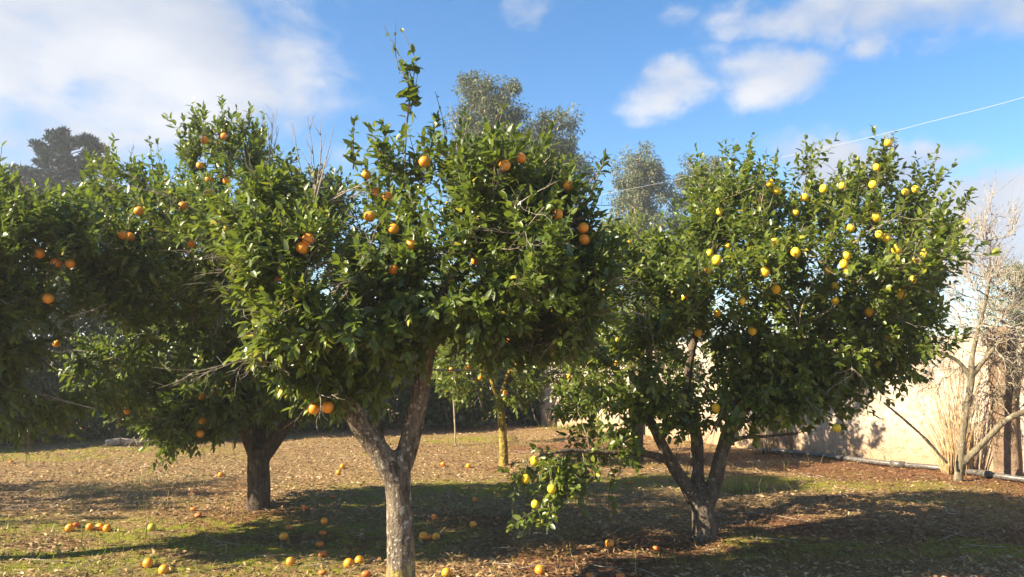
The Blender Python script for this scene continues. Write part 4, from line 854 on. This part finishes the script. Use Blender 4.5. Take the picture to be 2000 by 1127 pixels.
FALL = [
 (136, 1031, 'o', 'fallen orange at the left end of the row on the moss'), (147, 1026, 'r', 'small dull orange touching the left end fruit of the row on the moss'), (175, 1029, 'o', 'fallen orange in the middle of the row on the moss'), (195, 1029, 'o', 'fallen orange next to the right end of the row on the moss'), (209, 1032, 'o', 'fallen orange at the right end of the row on the moss'), (296, 1030, 'g', 'greenish yellow fallen orange alone on the moss, right of the row'),
 (378, 994, 'r', 'reddish rotten orange near the dark trunk, upper of two'), (387, 1006, 'r', 'reddish rotten orange near the dark trunk, lower of two'), (431, 927, 'o', 'fallen orange on the straw left of the dark trunk'), (377, 964, 'r', 'faded orange peel in the sunlit straw left of the dark trunk'), (289, 1100, 'o', 'fallen orange in the bottom left grass, left of two'), (320, 1113, 'o', 'fallen orange in the bottom left grass, right of two'), (22, 902, 'r', 'reddish rotten orange at the far left edge of the grass'),
 (554, 1048, 'o', 'yellow-orange fruit on shaded ground below the dark trunk'), (565, 1031, 'r', 'flattened red peel just above the yellow-orange fruit on shaded ground'), (633, 1018, 'o', 'topmost of the column of fallen fruit left of the front trunk'), (631, 1041, 'r', 'second from the top in the column of fallen fruit left of the front trunk'), (624, 1063, 'r', 'third from the top in the column of fallen fruit left of the front trunk'), (630, 1082, 'r', 'fourth from the top in the column of fallen fruit left of the front trunk'), (567, 1097, 'o', 'fallen orange alone in the straw, lower left of the column'), (630, 1118, 'r', 'bottom fruit of the column left of the front trunk'),
 (681, 1100, 'o', 'left fruit of the bright pair at the bottom, left of the front trunk'), (702, 1094, 'o', 'right fruit of the bright pair at the bottom, left of the front trunk'), (715, 1122, 'r', 'dull orange at the bottom edge under the bright pair'), (827, 1047, 'o', 'left fruit of the trio just right of the front trunk'), (839, 1049, 'r', 'small dark middle fruit of the trio just right of the front trunk'), (851, 1048, 'o', 'right fruit of the trio just right of the front trunk'), (848, 1010, 'r', 'dim rotten orange above the trio right of the front trunk'), (924, 1025, 'o', 'bright fallen orange alone right of the trio'), (872, 1119, 'o', 'large bright orange at the bottom edge right of the front trunk'),
 (650, 970, 'r', 'dim rotten orange in shade between the two front trunks, upper'), (595, 991, 'r', 'dim rotten orange in shade close to the dark trunk base'), (540, 1000, 'r', 'flat red peel at the right foot of the dark trunk'), (669, 911, 'o', 'small fallen orange in far sunlit straw left of the front fork, upper'), (661, 923, 'o', 'small fallen orange in far sunlit straw left of the front fork, lower'), (865, 907, 'o', 'far fallen orange in sunlit straw right of the front fork'), (915, 910, 'o', 'far fallen orange in sunlit straw near the thin yellow trunk'), (929, 976, 'r', 'dull fallen fruit on the mossy patch right of the front trunk'),
 (1190, 1062, 'o', 'bright fallen orange under the hanging lemon sprig'), (1282, 1071, 'r', 'brown rotten orange left of the lemon trunk base'), (1054, 1113, 'o', 'bright fallen orange at the bottom right of the front trunk'), (1231, 943, 'r', 'dull orange on the moss left of the lemon trunks'), (1152, 1124, 'r', 'rotten orange cut by the bottom edge, left of two'), (1212, 1125, 'r', 'rotten orange cut by the bottom edge, right of two'),
]
for px, py, k, lab in FALL:
    R = RO*(.9 if k != 'r' else .62); p = on_ground(px, py, R*.85)
    ms_ = {'o': OM, 'r': RM, 'g': GM}[k]; o = mk('fallen_orange', ms_[int(r.integers(len(ms_)))], None, loc=tuple(p)); tag(o, lab, 'orange', 'fallen oranges on the ground')
    o.rotation_euler = (r.normal(0, .25), r.normal(0, .25), r.uniform(0, 6.28)) if k == 'r' else (r.uniform(.3, 2.6), r.uniform(-1, 1), r.uniform(0, 6.28))
    mk('calyx', CALO, None, o, (0, 0, -.008 if k == 'r' else 0))

# ------------------------------------------------------------------ leaves of the trees: the largest in view one by one, the rest as a mass
allpx = np.concatenate([T['px'][T['keep']] for T in TREES.values()]); allpy = np.concatenate([T['py'][T['keep']] for T in TREES.values()]); ally = np.concatenate([T['c'][T['keep'], 1] for T in TREES.values()])
CE = 9; gw, ghh = 2000//CE+1, 1127//CE+1
zb = np.full((ghh, gw), 1e9); inn = (allpx >= 0) & (allpx < 2000) & (allpy >= 0) & (allpy < 1127)
np.minimum.at(zb, ((allpy[inn]/CE).astype(int), (allpx[inn]/CE).astype(int)), ally[inn])
for key, T in TREES.items():
    A = T['A']; nind = {'C': 300, 'Y': 300, 'L': 280, 'F': 220}.get(key, 0); keep = T['keep'].copy(); root = T['root']
    if nind:
        v = T['c']-np.array([0, 0, CAMZ]); dist = np.linalg.norm(v, axis=1); fac = np.abs((A['n']*(v/dist[:, None])).sum(1))
        sc = A['ln']*A['wd']*fac/dist**2
        ok = keep & (T['px'] > 5) & (T['px'] < 1995) & (T['py'] > 5) & (T['py'] < 1122)
        ii = np.where(ok)[0]; zz = zb[(T['py'][ii]/CE).astype(int), (T['px'][ii]/CE).astype(int)]; ii = ii[T['c'][ii, 1] <= zz+.02]
        ii = ii[np.argsort(-sc[ii])][:nind]; keep[ii] = False
        # a handful of leaf shapes shared by all single leaves of the tree
        NV = 8; tq = np.quantile(A['tint'][ii], (np.arange(NV)+.5)/NV); vm = []
        for k in range(NV):
            one = dict(pos=np.zeros((1, 3)), d=np.array([[0, 1., 0]]), n=np.array([[0, 0, 1.]]), ln=np.array([1.]), wd=np.array([1.]), tint=np.array([tq[k]]), fold=np.array([.15+.25*((k*3) % 8)/8*.5]), curl=np.array([-.03+.28*((k*5) % 8)/8]))
            me = leaf_mesh('leaf', one); me.materials.append(M[T['mat']]); vm.append(me)
        base = np.array(root.location)
        for i in ii:
            o = bpy.data.objects.new('leaf', vm[int(np.argmin(np.abs(tq-A['tint'][i])))]); COL.objects.link(o); o.parent = root
            s = np.cross(A['d'][i], A['n'][i]); m4 = np.eye(4); m4[:3, 0] = s*A['wd'][i]; m4[:3, 1] = A['d'][i]*A['ln'][i]; m4[:3, 2] = A['n'][i]*A['ln'][i]*.6; m4[:3, 3] = A['pos'][i]-base
            o.matrix_basis = Matrix(m4.tolist())
    if keep.any():
        o = mk('crown', leaf_mesh('crown', A, keep) if key in 'CLFYN' else kite_mesh('crown', {k: v_[keep] for k, v_ in A.items()}), M[T['mat']], root); o['kind'] = 'stuff'

# ------------------------------------------------------------------ leaf litter, grass, weeds, twigs on the ground
r = np.random.default_rng(77)
def scatter(n, y0=4.6, y1=19.):
    y = y0*np.exp(r.random(n)*math.log(y1/y0)); x = r.uniform(-1, 1, n)*(.70*y+.8); return x, y
x, y = scatter(140000); g_, r_ = masks(x, y); k = r.random(n := len(x)) > .72*g_; x, y, g_, r_ = x[k], y[k], g_[k], r_[k]; n = len(x)
z = groundh(x, y)+r.uniform(.002, .02, n); a = r.uniform(0, 6.283, n); d = np.stack([np.cos(a), np.sin(a), r.normal(0, .32, n)], 1)
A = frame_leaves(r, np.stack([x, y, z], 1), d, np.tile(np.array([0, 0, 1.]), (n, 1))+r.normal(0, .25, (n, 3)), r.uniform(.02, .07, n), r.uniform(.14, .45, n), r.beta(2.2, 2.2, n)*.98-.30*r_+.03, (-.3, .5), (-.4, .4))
o = mk('leaf_litter', kite_mesh('leaf_litter', A), M['litter']); tag(o, 'dry brown and straw-coloured fallen leaves covering the ground', 'leaf litter', kind='stuff')
x, y = scatter(170000); g_, r_ = masks(x, y); k = r.random(len(x)) < np.clip(g_*.9+.02, 0, 1)*np.clip(6.5/y, .3, 1); x, y = x[k], y[k]; n = len(x)
def blades(name, x, y, hmin, hmax, w, tint, lean, label, cat):
    n = len(x); z = groundh(x, y)-.004; p = np.stack([x, y, z], 1); a = r.uniform(0, 6.283, n); s = np.stack([np.cos(a), np.sin(a), 0*a], 1)
    h = r.uniform(hmin, hmax, n); le = nrm(np.stack([r.normal(0, lean, n), r.normal(0, lean, n), np.ones(n)], 1)); le2 = nrm(le+np.stack([r.normal(0, lean, n), r.normal(0, lean, n), 0*a], 1))
    m1 = p+le*(h*.55)[:, None]; V = np.stack([p-s*w, p+s*w, m1+s*w*.8, m1-s*w*.8, m1+le2*(h*.5)[:, None]], 1)
    off = (np.arange(n)*5)[:, None, None]
    o = mk(name, mesh_from(name, V.reshape(-1, 3), quads=(np.array([(0, 1, 2, 3)])[None]+off).reshape(-1, 4), tris=(np.array([(3, 2, 4)])[None]+off).reshape(-1, 3), smooth=False, attrs={'tint': np.repeat(tint, 5)}), M['grass'])
    tag(o, label, cat, kind='stuff')
blades('grass', x, y, .012, .05, .0028, r.beta(2, 2.6, n)*.9, .8, 'short green and yellowing grass and moss between the trees', 'grass')
# taller weeds at the wall foot and dry stalks in the straw
xs, ys, tt = [], [], []
for px, py, n, sp, t0 in ((1690, 886, 900, .5, .25), (1800, 897, 500, .4, .3), (1975, 905, 800, .45, .25), (1590, 880, 250, .4, .5), (1120, 838, 300, .3, .2), (60, 1045, 22, .5, .35), (160, 1080, 22, .6, .4), (300, 1060, 18, .6, .35), (900, 1010, 20, .7, .35), (1450, 960, 150, .2, .3)):
    c = on_ground(px, py); xs.append(c[0]+r.normal(0, sp, n)); ys.append(c[1]+r.normal(0, sp*(.35 if py < 910 else .6), n)); tt.append(np.full(n, t0)+r.normal(0, .12, n))
blades('weeds', np.concatenate(xs), np.concatenate(ys), .05, .22, .006, np.clip(np.concatenate(tt), 0, 1), .45, 'green weeds along the wall foot and in small tufts', 'weeds')
xs, ys = [], []
for px, py, n, sp in ((300, 950, 120, .45), (180, 965, 120, .5), (240, 940, 60, .6), (380, 900, 160, .8), (1100, 1100, 30, .4), (360, 1000, 60, .5), (950, 870, 60, .8), (1600, 900, 60, 1.2)):
    c = on_ground(px, py); xs.append(c[0]+r.normal(0, sp, n)); ys.append(c[1]+r.normal(0, sp*.5, n))
xs, ys = np.concatenate(xs), np.concatenate(ys)
blades('dry_stalks', xs, ys, .06, .24, .0025, r.uniform(.8, 1, len(xs)), .4, 'thin dry grass stalks standing in the straw', 'dry grass')
x, y = scatter(420, 4.8, 15); parts = []
for xx, yy in zip(x, y):
    a = r.uniform(0, 6.283); ln = r.uniform(.08, .45); p0 = np.array([xx, yy, gh(xx, yy)+.012]); p1 = p0+np.array([math.cos(a)*ln, math.sin(a)*ln, r.uniform(0, .04)]); parts.append(tube(np.array([p0, (p0+p1)/2+r.normal(0, .012, 3), p1]), [.004, .0035, .002], 4))
V, q, tr = join(parts); o = mk('fallen_twigs', mesh_from('fallen_twigs', V, quads=q, tris=tr), M['deadwood']); tag(o, 'thin dry twigs scattered over the ground', 'twigs', kind='stuff')
print('TRIS', sum(len(me.loops)-2*len(me.polygons) for me in bpy.data.meshes))

# ------------------------------------------------------------------ the hazy air
bm = bmesh.new(); bmesh.ops.create_cube(bm, size=1)
for v in bm.verts: v.co = ((v.co.x*2)*405, 150+(v.co.y*2)*455, -1.3 if v.co.z < 0 else 17.)
me = bpy.data.meshes.new('haze'); bm.to_mesh(me); bm.free()
m = bpy.data.materials.new('air'); m.use_nodes = True; t = m.node_tree; t.nodes.clear()
out = N(t, 'ShaderNodeOutputMaterial'); pv = N(t, 'ShaderNodeVolumePrincipled'); L(t, pv.outputs[0], out.inputs['Volume'])
pv.inputs['Color'].default_value = (.92, .94, .97, 1); pv.inputs['Density'].default_value = .0019; pv.inputs['Anisotropy'].default_value = .3
o = mk('haze', me, m); tag(o, 'thin sunlit haze over the orchard', kind='stuff')
scene.cycles.volume_bounces = 0
